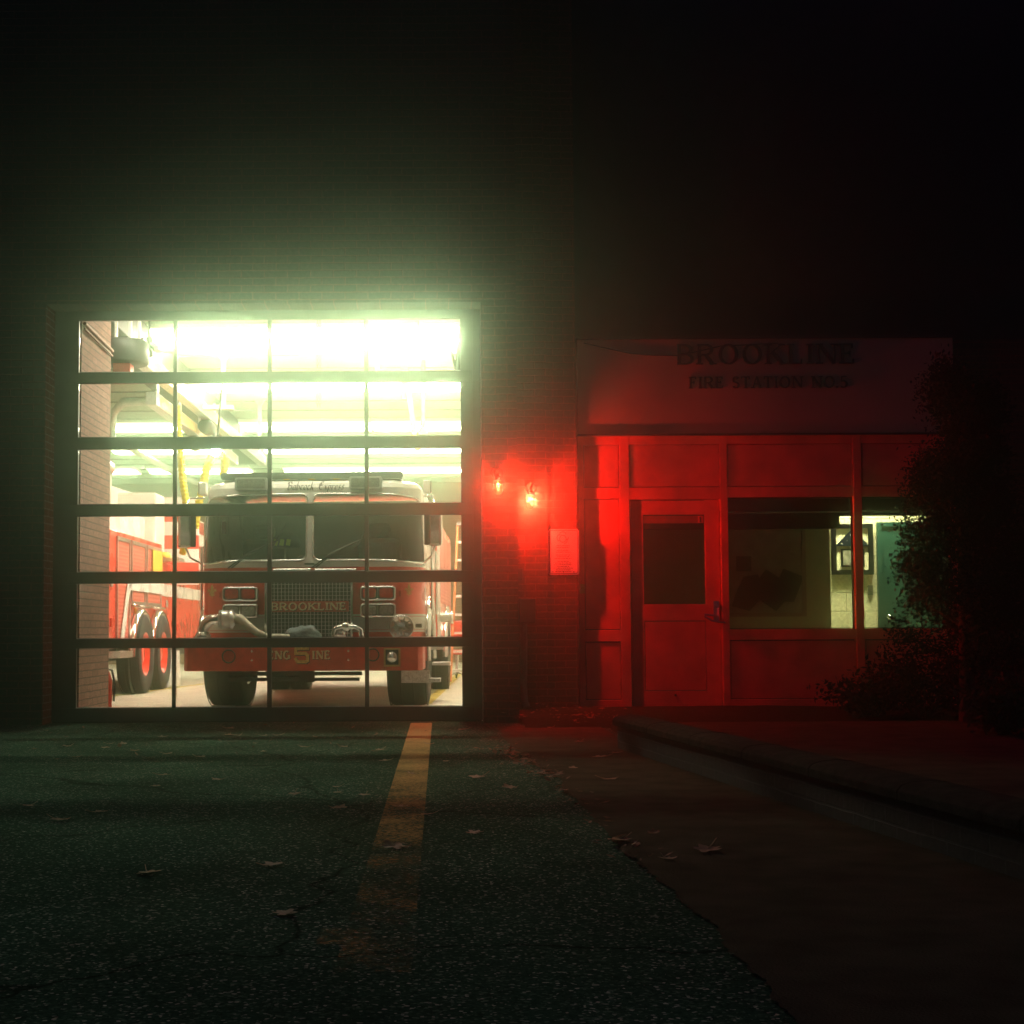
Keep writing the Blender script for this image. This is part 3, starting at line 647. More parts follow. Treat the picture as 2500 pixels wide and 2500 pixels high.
def lamp_globe():
    m, t, b, o = newmat('red_lamp_globe'); N = t.nodes; L = t.links; N.remove(b)
    tr = N.new('ShaderNodeBsdfTransparent'); tr.inputs[0].default_value = (1,.55,.45,1)
    em = N.new('ShaderNodeEmission'); em.inputs[0].default_value = (1,.10,.03,1); em.inputs[1].default_value = 3.2
    mx = N.new('ShaderNodeMixShader'); mx.inputs[0].default_value = .35
    L.new(tr.outputs[0], mx.inputs[1]); L.new(em.outputs[0], mx.inputs[2]); L.new(mx.outputs[0], o.inputs['Surface']); return m
M['lamp_globe'] = lamp_globe()
M['bulb'] = emit('red_bulb', (1, .30, .06), 14)
wall_lamp(1216, 1187, YF, 'red caged lamp on the brick pier right beside the bay door', R(-3), .30)
wall_lamp(1295, 1222, YB, 'red caged lamp set slightly lower on the recessed brick above the notice sign', R(6))
sg = empty('notice_sign', (0,0,0), 'white notice sign with rounded corners and small lines of print on the brick', 'sign')
YS_ = YB+.03+.009
sx0, sx1, sz1, sz0 = at(1337,1300,YS_).x, at(1413,1300,YS_).x, at(1376,1292,YS_).z, at(1376,1404,YS_).z
def rrect(x0, x1, z0, z1, r, n=6):
    pts = []
    for cxx, czz, a0 in ((x1-r,z0+r,-90),(x1-r,z1-r,0),(x0+r,z1-r,90),(x0+r,z0+r,180)):
        pts += [(cxx+r*math.cos(R(a0+90*i/n)), czz+r*math.sin(R(a0+90*i/n))) for i in range(n+1)]
    return pts
p = MB(); p.prism(rrect(sx0, sx1, sz0, sz1, .025), YS_-.016, YS_-.011); p.build('plate', M['sign_white'], sg)
p = MB(); q = rrect(sx0+.014, sx1-.014, sz0+.014, sz1-.014, .02); ribbon(p, q+[q[0]], .004, YS_-.0175, .001); p.build('border', M['ink'], sg)
p = MB(); cxm = (sx0+sx1)/2-.005; ec = sz1-.095
ribbon(p, arc(cxm, ec, .032, .034, 0, 360, 20), .004, YS_-.0175, .001); ribbon(p, arc(cxm-.035, ec+.01, .022, .030, 60, 300), .004, YS_-.0178, .001)
ribbon(p, arc(cxm, ec+.048, .03, .02, -10, 170), .004, YS_-.0176, .001); ribbon(p, [(cxm+.03,ec-.01),(cxm+.05,ec+.0),(cxm+.055,ec+.015),(cxm+.035,ec-.035),(cxm+.01,ec-.05)], .004, YS_-.0178, .001)
p.build('emblem', M['ink'], sg)
p = MB(); rl = random.Random(8); zz = sz1-.165
for i in range(14):
    if i in (2, 4, 7): zz -= .012
    wd = rl.uniform(.10, .21); x = cxm-wd/2
    while x < cxm+wd/2:
        l_ = rl.uniform(.008, .03); p.box(x, min(x+l_, cxm+wd/2), YS_-.0172, YS_-.0165, zz, zz+.005); x += l_+.006
    zz -= .0165
p.build('print', M['ink'], sg)
p = MB()
for px in (1350, 1376, 1401):
    q = at(px, 1396, YS_-.018); p.cyl((q.x, q.y, q.z), (q.x, q.y+.004, q.z), .006, 10)
p.build('rivet', M['steel_dark'], sg)
bl = MB(); q = at(1422, 1436, YP-.03); bl.box(q.x-.022, q.x+.022, YP-.042, YP-.031, q.z-.05, q.z+.04); bl.lathe([(.018,-.012),(.022,0),(.012,.004),(0,.004)], (q.x, YP-.042, q.z), 'y', 16)
tag(bl.build('door_buzzer', M['brass']), 'small round brass buzzer on the painted post left of the red entrance door', 'buzzer')
ub = MB(); a, b = at(1267,1462,YB-.2), at(1308,1520,YB-.2); ub.box(a.x, b.x, YB-.2, YB-.002, b.z, a.z)
tag(ub.build('utility_box', M['steel_dark'], bevel=.006), 'dark metal utility box on the brick above the grey downpipe', 'box')
ub = MB(); a, b = at(1262,1388,YB-.1), at(1276.5,1417,YB-.1); ub.box(a.x, b.x, YB-.1, YB-.002, b.z, a.z)
tag(ub.build('switch_box', M['steel_dark'], bevel=.004), 'small dark switch box in the brick corner, above the larger utility box', 'box')
dn = MB(); dn.tube([at(1279,1520.5,YB-.1), at(1279,1690,YB-.1), at(1281,1712,YB-.10), at(1287,1728,YB-.14)], .034, 14)
tag(dn.build('downpipe', mat('pipe_paint', (.22,.20,.16), .6)), 'grey vertical downpipe running down the brick corner into the soil', 'pipe')

# ------------------------------------------------------------------ lobby contents
mp = empty('framed_map', (0,0,0), 'large dark framed map with tilted black patches behind the lobby window', 'map')
a, b = at(1740,1300,yA-.02), at(1969,1505,yA-.02)
p = MB(); p.box(a.x, b.x-.04, yA-.02, yA-.004, b.z+.04, a.z+.3); p.build('sheet', M['map_paper'], mp)
p = MB(); p.box(b.x-.04, b.x, yA-.035, yA-.003, b.z, a.z+.3); p.box(a.x, b.x-.0405, yA-.035, yA-.003, b.z, b.z+.04); p.build('frame', M['bark'], mp)
p = MB()
for i, pts in enumerate(([(1797,1358),(1834,1358),(1834,1395),(1797,1395)], [(1815,1408),(1850,1402),(1868,1450),(1830,1492),(1786,1480),(1800,1440)], [(1870,1390),(1905,1412),(1915,1470),(1895,1492),(1850,1462),(1846,1420)], [(1912,1388),(1962,1408),(1938,1470),(1905,1468),(1898,1420)])):
    p.prism([(at(x,y,yA-.02).x, at(x,y,yA-.02).z) for x, y in pts], yA-.0245-.001*i, yA-.0205)
p.build('patch', M['map_dark'], mp)
fc = empty('flag_case', (0,0,0), 'black framed case holding a folded starred flag above a small picture on the lit wall', 'frame')
Yq = yBk-.05
a, b = at(2030,1279,Yq), at(2134,1402,Yq)
p = MB(); t_ = .05
p.box(a.x, a.x+t_, Yq, yBk-.002, b.z, a.z); p.box(b.x-t_, b.x, Yq, yBk-.002, b.z, a.z); p.box(a.x+t_, b.x-t_, Yq, yBk-.002, b.z, b.z+t_); p.box(a.x+t_, b.x-t_, Yq, yBk-.002, a.z-t_, a.z); p.build('frame', M['flat_black'], fc)
p = MB(); p.box(a.x+t_, b.x-t_, yBk-.02, yBk-.003, b.z+t_, a.z-t_); p.build('mount', mat('mount_board', (.62,.58,.42), .8), fc)
p = MB(); c0, c1, c2 = at(2040,1333,Yq), at(2123,1333,Yq), at(2082,1291,Yq); p.prism([(c0.x,c0.z),(c1.x,c1.z),(c2.x,c2.z)], Yq+.005, yBk-.021); flg = p.build('folded_flag', M['navy'], fc)
p = MB()
for px, py in ((2068,1320),(2076,1306),(2090,1318),(2105,1322),(2056,1328),(2098,1328)):
    q = at(px, py, Yq+.004); p.prism([(q.x+(.008 if i % 2 == 0 else .003)*math.sin(math.pi*i/5), q.z+(.008 if i % 2 == 0 else .003)*math.cos(math.pi*i/5)) for i in range(10)], Yq+.002, Yq+.0045)
p.build('star', M['sign_white'], flg)
p = MB(); c0, c1 = at(2053,1340,Yq+.02), at(2111,1384,Yq+.02); p.box(c0.x, c1.x, Yq+.015, yBk-.021, c1.z, c0.z); pf = p.build('picture_frame', M['flat_black'], fc)
p = MB(); p.box(c0.x+.02, c1.x-.02, Yq+.012, Yq+.0145, c1.z+.02, c0.z-.02); p.build('picture', mat('dim_picture', (.16,.15,.12), .6, 0, .6, 14), pf)
lsw = MB(); a, b = at(2119,1429,yBk-.02), at(2132,1453,yBk-.02); lsw.box(a.x, b.x, yBk-.02, yBk-.002, b.z, a.z); lsw.box((a.x+b.x)/2-.008, (a.x+b.x)/2+.008, yBk-.035, yBk-.0205, (a.z+b.z)/2-.015, (a.z+b.z)/2+.015)
tag(lsw.build('light_switch', M['stone']), 'pale light switch on the yellow block wall below the flag case', 'switch')
idr = empty('interior_door', (0,0,0), 'teal interior door with a shiny knob at the back of the lobby', 'door')
a, b = at(2140,1275,yBk-.03), at(2330,1700,yBk-.03)
p = MB(); p.box(a.x+.05, b.x, yBk-.03, yBk-.002, .03, a.z-.05); p.build('slab', M['teal_door'], idr, bevel=.004)
p = MB(); p.box(a.x, a.x+.048, yBk-.05, yBk-.002, .03, a.z); p.box(a.x+.0485, b.x, yBk-.05, yBk-.002, a.z-.048, a.z); p.build('frame', M['teal_door'], idr)
p = MB(); q = at(2171, 1506, yBk-.08); p.lathe([(0,-.03),(.025,-.025),(.03,0),(.02,.02),(.012,.03),(.012,.05)], q, 'y', 16); p.build('knob', M['chrome'], idr)
ol = empty('ceiling_light', (0,0,0), 'warm lobby ceiling light hidden behind the partition, lighting the yellow block wall', 'light')
q = at(2120, 1200, 15.8)
p = MB(); p.box(q.x-.5, q.x+.5, 15.65, 15.95, 2.93, 2.998); p.build('housing', M['white_paint'], ol)
p = MB(); p.box(q.x-.48, q.x+.48, 15.67, 15.93, 2.915, 2.9295); p.build('diffuser', M['office_tube'], ol)

# ------------------------------------------------------------------ bay ceiling: fixtures, pipes, beam, rails, hoses
def set_level(f, k):
    for name, base in (('tube_cover', TUBE_L), ('side_diffuser', TUBE_L*.06)):
        key = '%s_%.2f' % (name, k)
        if key not in M: M[key] = emit('fluorescent_'+name, (1.0, .88, .68), base*k)
        for ch in f.children:
            if ch.name.startswith(name): ch.material_slots[0].link = 'OBJECT'; ch.material_slots[0].material = M[key]
def fixture():
    t = empty('ceiling_light', (0,0,0), 'x', 'light', 'fluorescent fixtures on the bay ceiling')
    p = MB(); p.box(-1.2, 1.2, -.6, .6, -.06, .0); p.build('housing', M['white_paint'], t, bevel=.005)
    p = MB(); p.box(-1.18, 1.18, -.16, .16, -.11, -.0605); p.build('tube_cover', M['tube'], t)
    for sg_ in (-1, 1):
        p = MB(); p.box(-1.18, 1.18, min(sg_*.165, sg_*.58), max(sg_*.165, sg_*.58), -.085, -.0605); p.build('side_diffuser', M['tube_side'], t)
    return t
proto = None
rowname = ['first behind the bay door panes', 'second behind the bay door panes', 'in the middle of the ceiling', 'second from the back wall', 'nearest the back wall', 'right above the inside of the bay door']
colname = ['rightmost', 'second from the right', 'third from the right', 'leftmost']
for ri, y in enumerate((18.7, 22.3, 26.9, 30.4, 34.3, 15.3)):
    xs_ = (-1.0, -3.4) if ri == 5 else (-.03, -2.44) if ri < 2 else (-.03, -2.44, -5.6, -8.3)
    for ci, x in enumerate(xs_):
        if proto: f = copy_tree(proto)
        else: f = proto = fixture()
        f.location = (x, y, CEIL-.022)
        set_level(f, (2.4, 1.5)[ci] if ri == 0 else (.8, .36, .36, .36, .28)[ri-1])
        f['label'] = '%s fluorescent ceiling fixture in the row %s' % ('leftmost' if ci == len(xs_)-1 else colname[ci], rowname[ri])
gb = MB(); gb.box(-4.1, -3.62, 14.6, 30, CEIL-.42, CEIL-.05)
tag(gb.build('girder', mat('girder_grey', (.05,.048,.044), .6), bevel=.01), 'long grey girder running back under the bay ceiling above the striped exhaust rails', 'beam')
sp = MB(); a = at(432, 866, 18.9); b = at(1190, 858, 18.9); sp.cyl((a.x-1, 18.6, a.z), (b.x+1.5, 18.6, a.z), .038, 12)
for px in (512, 745, 1014):
    q = at(px, 850, 18.6); sp.cyl((q.x, 18.6, a.z), (q.x, 18.6, CEIL-.002), .008, 6)
    sp.torus((q.x, 18.6, a.z), .045, .008, 'x', 14, 5)
q = at(921, 880, 18.6); sp.cyl((q.x, 18.6, a.z), (q.x, 18.6, a.z-.30), .03, 10)
tag(sp.build('sprinkler_pipe', M['pipe_brown']), 'thin brown sprinkler pipe hung across the bay ceiling', 'pipe')
def exhaust_rail(p0, p1, label):
    p0, p1 = Vector(p0), Vector(p1); d = p1-p0
    t = empty('exhaust_rail', p0, label, 'rail', 'striped exhaust rails under the ceiling', -math.atan2(d.x, d.y)); L_ = d.length
    p = MB(); p.box(-.07, .07, 0, L_, 0, .17); p.build('track', M['alu'], t, bevel=.008)
    p = MB(); p.box(.0705, .074, .25, L_-.3, .02, .15); p.build('warning_strip', M['hazard'], t)
    p = MB()
    for k in range(5):
        y = .4+k*(L_-.8)/4; p.cyl((0, y, .1705), (0, y, max(.2, CEIL-.42-p0.z)), .02, 8)
    p.build('hanger', M['white_paint'], t)
    p = MB(); p.lathe([(0,-.16),(.10,-.16),(.11,-.13),(.11,.13),(.10,.16),(0,.16)], (-.02, L_*.45, -.09), 'y', 18); p.build('trolley', M['steel_dark'], t)
    return t
exhaust_rail((-3.47, 16.6, 3.93), (-3.30, 27.3, 3.93), 'upper yellow striped exhaust rail sloping away beneath the grey girder')
exhaust_rail((-3.66, 18.5, 3.72), (-3.56, 25.4, 3.72), 'lower shorter yellow striped exhaust rail left of the upper one')
def corrugated(path, r, label, nrep=14):
    pts = []; P = [Vector(p) for p in path]
    for i in range(len(P)-1):
        p0, p1, p2, p3 = P[max(i-1,0)], P[i], P[i+1], P[min(i+2,len(P)-1)]
        m_ = max(2, int((p2-p1).length/.0125))
        for k in range(m_):
            u = k/m_; pts.append(.5*((2*p1)+(-p0+p2)*u+(2*p0-5*p1+4*p2-p3)*u*u+(-p0+3*p1-3*p2+p3)*u**3))
    pts.append(P[-1])
    mb = MB(); mb.tube(pts, [r*(1.0 if (i//2) % 2 else .86) for i in range(len(pts))], 14)
    return tag(mb.build('exhaust_hose', M['yellow_hose']), label, 'hose', 'yellow exhaust hoses')
corrugated([at(433,990,18.2), at(435,1050,18.2), at(440,1110,18.2), at(447,1180,18.2), at(454,1232,18.2), at(456,1300,18.3), at(446,1350,18.5)], .047, 'straight corrugated yellow exhaust hose hanging left of the engine')
corrugated([at(545,1160,18.0), at(549,1125,17.9), at(535,1104,17.8), at(518,1115,17.7), at(503,1150,17.6), at(493,1200,17.5), at(484,1235,17.5), at(476,1290,17.5)], .05, 'curved yellow exhaust hose looping over the left corner of the cab')
wl = empty('work_light', at(527,1102,17.4), 'dazzling white work light above the left corner of the cab', 'light')
p = MB(); p.lathe([(0,.05),(.05,.05),(.065,.0),(.065,-.03)], (0,0,0), 'y', 18); p.build('housing', M['steel_dark'], wl)
p = MB(); p.lathe([(.06,-.02),(.045,-.035),(0,-.04)], (0,0,0), 'y', 18); p.build('lens', M['spot'], wl)
p = MB(); p.cyl((0,.05,0),(0,.5,.9),.015,8); p.build('arm', M['steel_dark'], wl)
def bracket(px, y0, y1, Y, label):
    a, b = at(px, y0, Y), at(px, y1, Y)
    t = empty('pendant_bracket', (a.x, Y, 0), label, 'bracket', 'white pendant brackets below the ceiling')
    p = MB(); p.box(-.24, .24, -.06, .06, a.z, a.z+.035); p.build('top_plate', M['steel_grey'], t)
    p = MB(); p.prism([(-.14,a.z-.0005),(.14,a.z-.0005),(.035,a.z-.15),(-.035,a.z-.15)], -.03, .03); p.box(-.03, .03, -.03, .03, b.z, a.z-.151); p.build('post', M['white_paint'], t)
    p = MB(); p.box(-.28, .14, -.07, .07, b.z-.06, b.z-.0005); p.box(-.03, .03, -.03, .03, a.z+.0355, CEIL-.002); p.build('foot_plate', M['steel_grey'], t)
bracket(546, 853, 990, 19.9, 'white pendant bracket in front of the girder, nearer and larger of two')
bracket(634, 967, 1070, 24.2, 'white pendant bracket farther back, right of the girder')
ch = MB(); q = at(778, 770, 14.0)
ztop, zbot = 3.95, at(778, 990, 14.0).z
for s_, xo in ((0, -.013), (1, .013)):
    z = ztop; k = 0
    while z > zbot:
        ch.torus((q.x+xo, 14.0, z), .011, .0026, 'y' if k % 2 == 0 else 'x', 10, 5, 1 if k % 2 == 0 else 1, 1.5); z -= .027; k += 1
tag(ch.build('hoist_chain', M['steel_grey']), 'double steel hoist chain hanging just inside the bay door', 'chain')
du = MB(); du.tube([at(275,1085,24), at(270,1060,24), at(275,1010,24), at(300,982,24), at(420,976,24), at(470,974,24)], .075, 14)
tag(du.build('air_duct', M['alu']), 'bent silver air duct hanging under the ceiling behind the brick stub', 'duct')
du = MB(); du.tube([at(300,1085,26), at(420,1150,27), at(480,1178,27.5), at(540,1200,28)], .06, 12)
tag(du.build('vent_pipe', M['alu']), 'straight silver vent pipe slanting down behind the yellow hoses', 'pipe')
rl = empty('hose_reel', (0,0,0), 'dark round hose reel under the girder at the end of the brick stub', 'reel')
a = at(302, 862, 16.2); p = MB(); p.lathe([(0,-.13),(.26,-.13),(.28,-.11),(.28,.11),(.26,.13),(0,.13)], (a.x, 16.2, a.z), 'z', 28); p.build('drum', M['steel_dark'], rl)
p = MB(); b = at(300, 915, 16.2); p.box(b.x-.09, b.x+.10, 16.1, 16.3, b.z-.05, a.z-.131); p.build('motor', M['red_dull'], rl)
p = MB()
for dx in (-.1, .06, .16): p.box(a.x+dx, a.x+dx+.03, 16.18, 16.22, a.z+.131, CEIL-.003)
p.build('hanger', M['white_paint'], rl)
gv = MB(); a = at(368, 845, 16.4); gv.tube([(a.x-.16,16.4,a.z-.02),(a.x,16.4,a.z)], .035, 12); gv.tube([(a.x-.01,16.4,a.z+.10),(a.x-.01,16.4,a.z-.12)], .04, 12); gv.tube([(a.x,16.4,a.z+.02),(a.x+.07,16.38,a.z-.03)], .045, 12); gv.cyl((a.x-.02,16.4,a.z+.08),(a.x-.02,16.4,CEIL-.02), .012, 8)
tag(gv.build('valve', M['steel_dark']), 'dark pipe valve beside the hose reel under the ceiling', 'valve')
cn = MB(); cn.tube([(XS+.02, YD+.16, at(198,790,YD+.16).z), (XS+.02, YS-.02, at(277,858,YS).z)], .018, 10); cn.tube([(XS+.02, YD+.16, at(198,790,YD+.16).z-.05), (XS+.02, YS-.02, at(277,858,YS).z-.05)], .010, 8)
tag(cn.build('wall_conduit', mat('conduit_paint', (.30,.17,.13), .6)), 'pair of thin conduits along the top of the indoor brick stub', 'conduit')
s1_ = MB(); a, b = at(991,900,20.5), at(1014,1075,20.5); s1_.bar(a, b, .07, .02); q = at(988, 900, 20.6); r2 = at(988, 975, 20.6); s1_.tube([q, r2], .05, 10)
tag(s1_.build('hanging_strap', mat('strap_yellow', (.62,.52,.18), .8)), 'wide yellow strap hanging from the ceiling right of the chain', 'strap')
s2_ = MB(); s2_.tube([at(1034,880,20.3), at(1033,1040,20.3), at(1028,1096,20.3)], .03, 8); s2_.obox(at(1034,1052,20.25), (.12,.06,.10)); s2_.tube([at(1026,1094,20.3), at(1012,1096,20.3)], .03, 8)
tag(s2_.build('hanging_cable', M['pipe_brown']), 'brown hanging cable with a hook fitting beside the yellow strap', 'cable')
op = empty('door_operator', (0,0,0), 'dark jagged door motor bracket in the upper right corner of the bay door', 'motor')
p = MB(); p.prism([(at(x,y,13.9).x, at(x,y,13.9).z) for x, y in ((1099,859),(1104,859),(1111,880),(1118,876),(1120,868),(1150,866),(1150,905),(1110,905))], 13.88, 13.92); p.build('plate', M['steel_dark'], op)
p = MB(); p.cyl((at(1112,780,13.9).x, 13.9, 3.2), (at(1112,780,13.9).x+.12, 13.9, 4.2), .03, 10); a = at(1150,940,13.9); p.box(a.x-.06, a.x+.1, 13.86, 13.94, 2.9, 3.3); p.build('track', M['steel_grey'], op)
p = MB(); a, b = at(1016,776,14.2), at(1024,812,14.2); p.tube([a, at(1021,790,14.2), b], .014, 8); p.build('cable', M['hose_white'], op)

# ------------------------------------------------------------------ things on the bay floor
lad = empty('step_ladder', (0,0,0), 'tall orange step ladder with white treads behind the right edge of the door', 'ladder')
Yl = 24.0; xl = at(1117,1285,Yl).x
def lr(px, py, dy): return at(px, py, Yl+dy)
p = MB(); p.bar(at(1117,1283,Yl), (at(1099,1500,Yl).x, Yl-.55, .02), .03, .09); p.build('rail', M['orange'], lad)
p = MB(); p.bar(at(1152,1283,Yl), (at(1160,1500,Yl).x, Yl-.55, .02), .03, .09); p.build('rail', M['orange'], lad)
p = MB(); p.bar(at(1119,1283,Yl+.1), (at(1101,1500,Yl).x, Yl+.85, .02), .025, .05); p.bar(at(1150,1283,Yl+.1), (at(1158,1500,Yl).x, Yl+.85, .02), .025, .05); p.build('back_leg', M['orange'], lad)
ztop = at(1117,1283,Yl).z
p = MB(); p.box(at(1115,1283,Yl).x, at(1154,1283,Yl).x, Yl-.08, Yl+.16, ztop, ztop+.05); p.build('top_cap', M['steel_grey'], lad)
for k in range(8):
    u = (k+1)/8.6; z = ztop*(1-u); xa = at(1117,1283,Yl).x*(1-u)+at(1099,1500,Yl).x*u; xb = at(1152,1283,Yl).x*(1-u)+at(1160,1500,Yl).x*u; y = Yl-.55*u
    p = MB(); p.box(xa+.02, xb-.02, y-.06, y+.06, z, z+.035); p.build('tread', M['white_paint'], lad)
oc = gp(1116, 1658); chair = empty('office_chair', oc, 'red office chair on a silver star base near the right edge of the bay', 'chair')
p = MB()
for k in range(5):
    g_ = R(72*k+20); p.bar((0,0,.12), (.30*math.cos(g_), .30*math.sin(g_), .06), .04, .03)
p.cyl((0,0,.1),(0,0,.42),.03,12); p.build('base', M['alu'], chair)
for k in range(5):
    g_ = R(72*k+20); p = MB(); p.lathe([(0,-.015),(.028,-.015),(.028,.015),(0,.015)], (.30*math.cos(g_), .30*math.sin(g_), .03), 'x', 12); p.build('caster', M['black'], chair)
p = MB(); p.box(-.24,.24,-.23,.23,.42,.50); p.build('seat', M['red_dull'], chair, bevel=.03)
p = MB(); p.box(-.22,.22,.22,.28,.56,1.0); p.build('backrest', M['red_dull'], chair, bevel=.025)
p = MB(); p.tube([(.24,-.15,.44),(.30,-.12,.44),(.30,-.12,.64),(.30,.14,.64),(.28,.2,.55)], .014, 8); p.tube([(-.24,-.15,.44),(-.30,-.12,.44),(-.30,-.12,.64),(-.30,.14,.64),(-.28,.2,.55)], .014, 8); p.build('armrest', M['chrome'], chair)
ex = empty('fire_extinguisher', gp(266, 1723), 'small red extinguisher standing at the foot of the brick stub', 'extinguisher')
ex.location.x = XS-.095; ex.location.y = YS+.25
p = MB(); p.lathe([(0,0),(.07,0),(.075,.02),(.075,.34),(.05,.42),(.025,.45),(.02,.47),(0,.47)], (0,0,0), 'z', 20); p.build('cylinder', M['red_lens'], ex)
p = MB(); p.box(-.02,.02,-.07,.05,.47,.50); p.tube([(0,.02,.46),(.07,.02,.44),(.1,.02,.3),(.09,.02,.12)], .012, 8); p.build('valve_and_hose', M['black'], ex)

# ------------------------------------------------------------------ fire engine
E = empty('fire_engine', (-1.40, 14.88, .004), 'red fire engine with a white cab roof parked nose first behind the bay door', 'fire engine', rz=R(-2.5))
HW = 1.205
def plan():
    """outline of the cab seen from above, from the middle of the front round the right corner to the rear, with arc length"""
    pts = []; Rc = .36; yf = .60
    n = 30
    for i in range(n+1): x = (HW-Rc)*i/n; pts.append((x, yf+.035*(x/HW)**2))
    y1 = pts[-1][1]
    for i in range(1, 19):
        g_ = R(90*i/18); pts.append((HW-Rc+Rc*math.sin(g_), y1+Rc*1.15*(1-math.cos(g_))))
    ye = pts[-1][1]
    for i in range(1, 41): pts.append((HW, ye+(3.3-ye)*i/40))
    s = [0]
    for a, b in zip(pts, pts[1:]): s.append(s[-1]+math.hypot(b[0]-a[0], b[1]-a[1]))
    return pts, s
PL, PS = plan()
def shell(s_, z, off=0):
    """a point of the cab skin: s_ along the outline from the middle of the front, right positive"""
    sg_ = 1 if s_ >= 0 else -1; a = abs(s_)
    i = 0
    while i < len(PS)-2 and PS[i+1] < a: i += 1
    u = min(1, (a-PS[i])/(PS[i+1]-PS[i])); x = PL[i][0]*(1-u)+PL[i+1][0]*u; y = PL[i][1]*(1-u)+PL[i+1][1]*u
    tx, ty = PL[i+1][0]-PL[i][0], PL[i+1][1]-PL[i][1]; l = math.hypot(tx, ty); nx, ny = ty/l, -tx/l
    lean = max(0, z-1.55)*.10
    k = 1-max(0, z-1.55)*.035
    return Vector((sg_*(x+nx*off)*k, y+ny*off+lean, z))
SMAX = PS[-1]; S_CORNER = PS[30+18]
svals = []
i = 0
while i*.0125 < S_CORNER+.05: svals.append(i*.0125); i += 1
svals += [S_CORNER+.05+k*.05 for k in range(1, 200) if S_CORNER+.05+k*.05 < SMAX]+[SMAX]
SV = [-k for k in svals[:0:-1]]+svals
def strip(mb, z0, z1, n=1, off=0, sel=None, mi=0):
    zs = [z0+(z1-z0)*k/n for k in range(n+1)]
    base = {}
    vs = []; fs = []
    def V(i, j):
        if (i, j) not in base: base[(i, j)] = len(vs); vs.append(shell(SV[i], zs[j], off))
        return base[(i, j)]
    for i in range(len(SV)-1):
        for j in range(n):
            if sel is None or sel((SV[i]+SV[i+1])/2, (zs[j]+zs[j+1])/2): fs.append((V(i,j), V(i+1,j), V(i+1,j+1), V(i,j+1)))
    mb.add(vs, fs, True, mi)
ZW0, ZW1 = 1.565, 2.30
S_OUT = S_CORNER-.10
def in_rr(a, z, x0, x1, z0, z1, r):
    if not (x0 < a < x1 and z0 < z < z1): return False
    for (cx_, cz_, sx_, sz_, q) in ((x0,z0,1,1,r[0]),(x1,z0,-1,1,r[1]),(x1,z1,-1,-1,r[2]),(x0,z1,1,-1,r[3])):
        dx = (a-cx_)*sx_; dz = (z-cz_)*sz_
        if dx < q and dz < q and math.hypot(q-dx, q-dz) > q: return False
    return True
def in_ws(s_, z): return in_rr(abs(s_), z+(.035*max(0, abs(s_)-.75)/.5), .034, S_OUT, ZW0+.012, ZW1-.012, (.075,.05,.20,.06))
def in_side(s_, z): return False and in_rr(abs(s_), z, S_CORNER+1.15, SMAX-.25, ZW0+.06, ZW1-.06, (.06,.06,.06,.06))
cab = MB()
arch = lambda s_, z: not (math.hypot(abs(s_)-(S_CORNER+.55), z-.56) < .66)
strip(cab, .60, 1.012, 10, 0, arch, 0); strip(cab, 1.012, 1.505, 4, 0, None, 0)
cab_o = cab.build('cab', M['red'], E)
wb = MB(); strip(wb, 1.505, ZW0, 2); strip(wb, ZW0, ZW1, 40, 0, lambda s_, z: not in_ws(s_, z) and not in_side(s_, z))
for (za, zb2, oa, ob) in ((ZW1, 2.36, 0, 0), (2.36, 2.405, 0, -.02), (2.405, 2.435, -.02, -.07), (2.435, 2.45, -.07, -.16)):
    vs = []; 
    for s_ in SV: vs += [shell(s_, za, oa), shell(s_, zb2, ob)]
    wb.add(vs, [(2*i, 2*i+2, 2*i+3, 2*i+1) for i in range(len(SV)-1)], True)
top = [shell(s_, 2.45, -.16) for s_ in SV]; wb.add(top, [tuple(range(len(top)))], False)
wb.box(-HW+.3, HW-.3, 1.3, 3.25, 2.451, 2.56)
wb.box(-HW+.01, HW-.01, 3.26, 3.30, .9, 2.4)
wb.build('cab_roof', M['cab_white'], E)
fl_ = MB(); fl_.box(-HW+.03, HW-.03, .75, 3.2, .86, .90); fl_.box(-HW+.05, HW-.05, 3.1, 3.2, .9, 2.3); fl_.build('cab_lining', M['cab_inside'], E)
st_ = MB(); strip(st_, .815, 1.006, 3, .003); so_ = st_.build('white_stripe', M['cab_white'], E)
pn = MB(); strip(pn, .838, .842, 1, .0045); strip(pn, .978, .982, 1, .0045); pn.build('pinstripe', M['red'], so_)
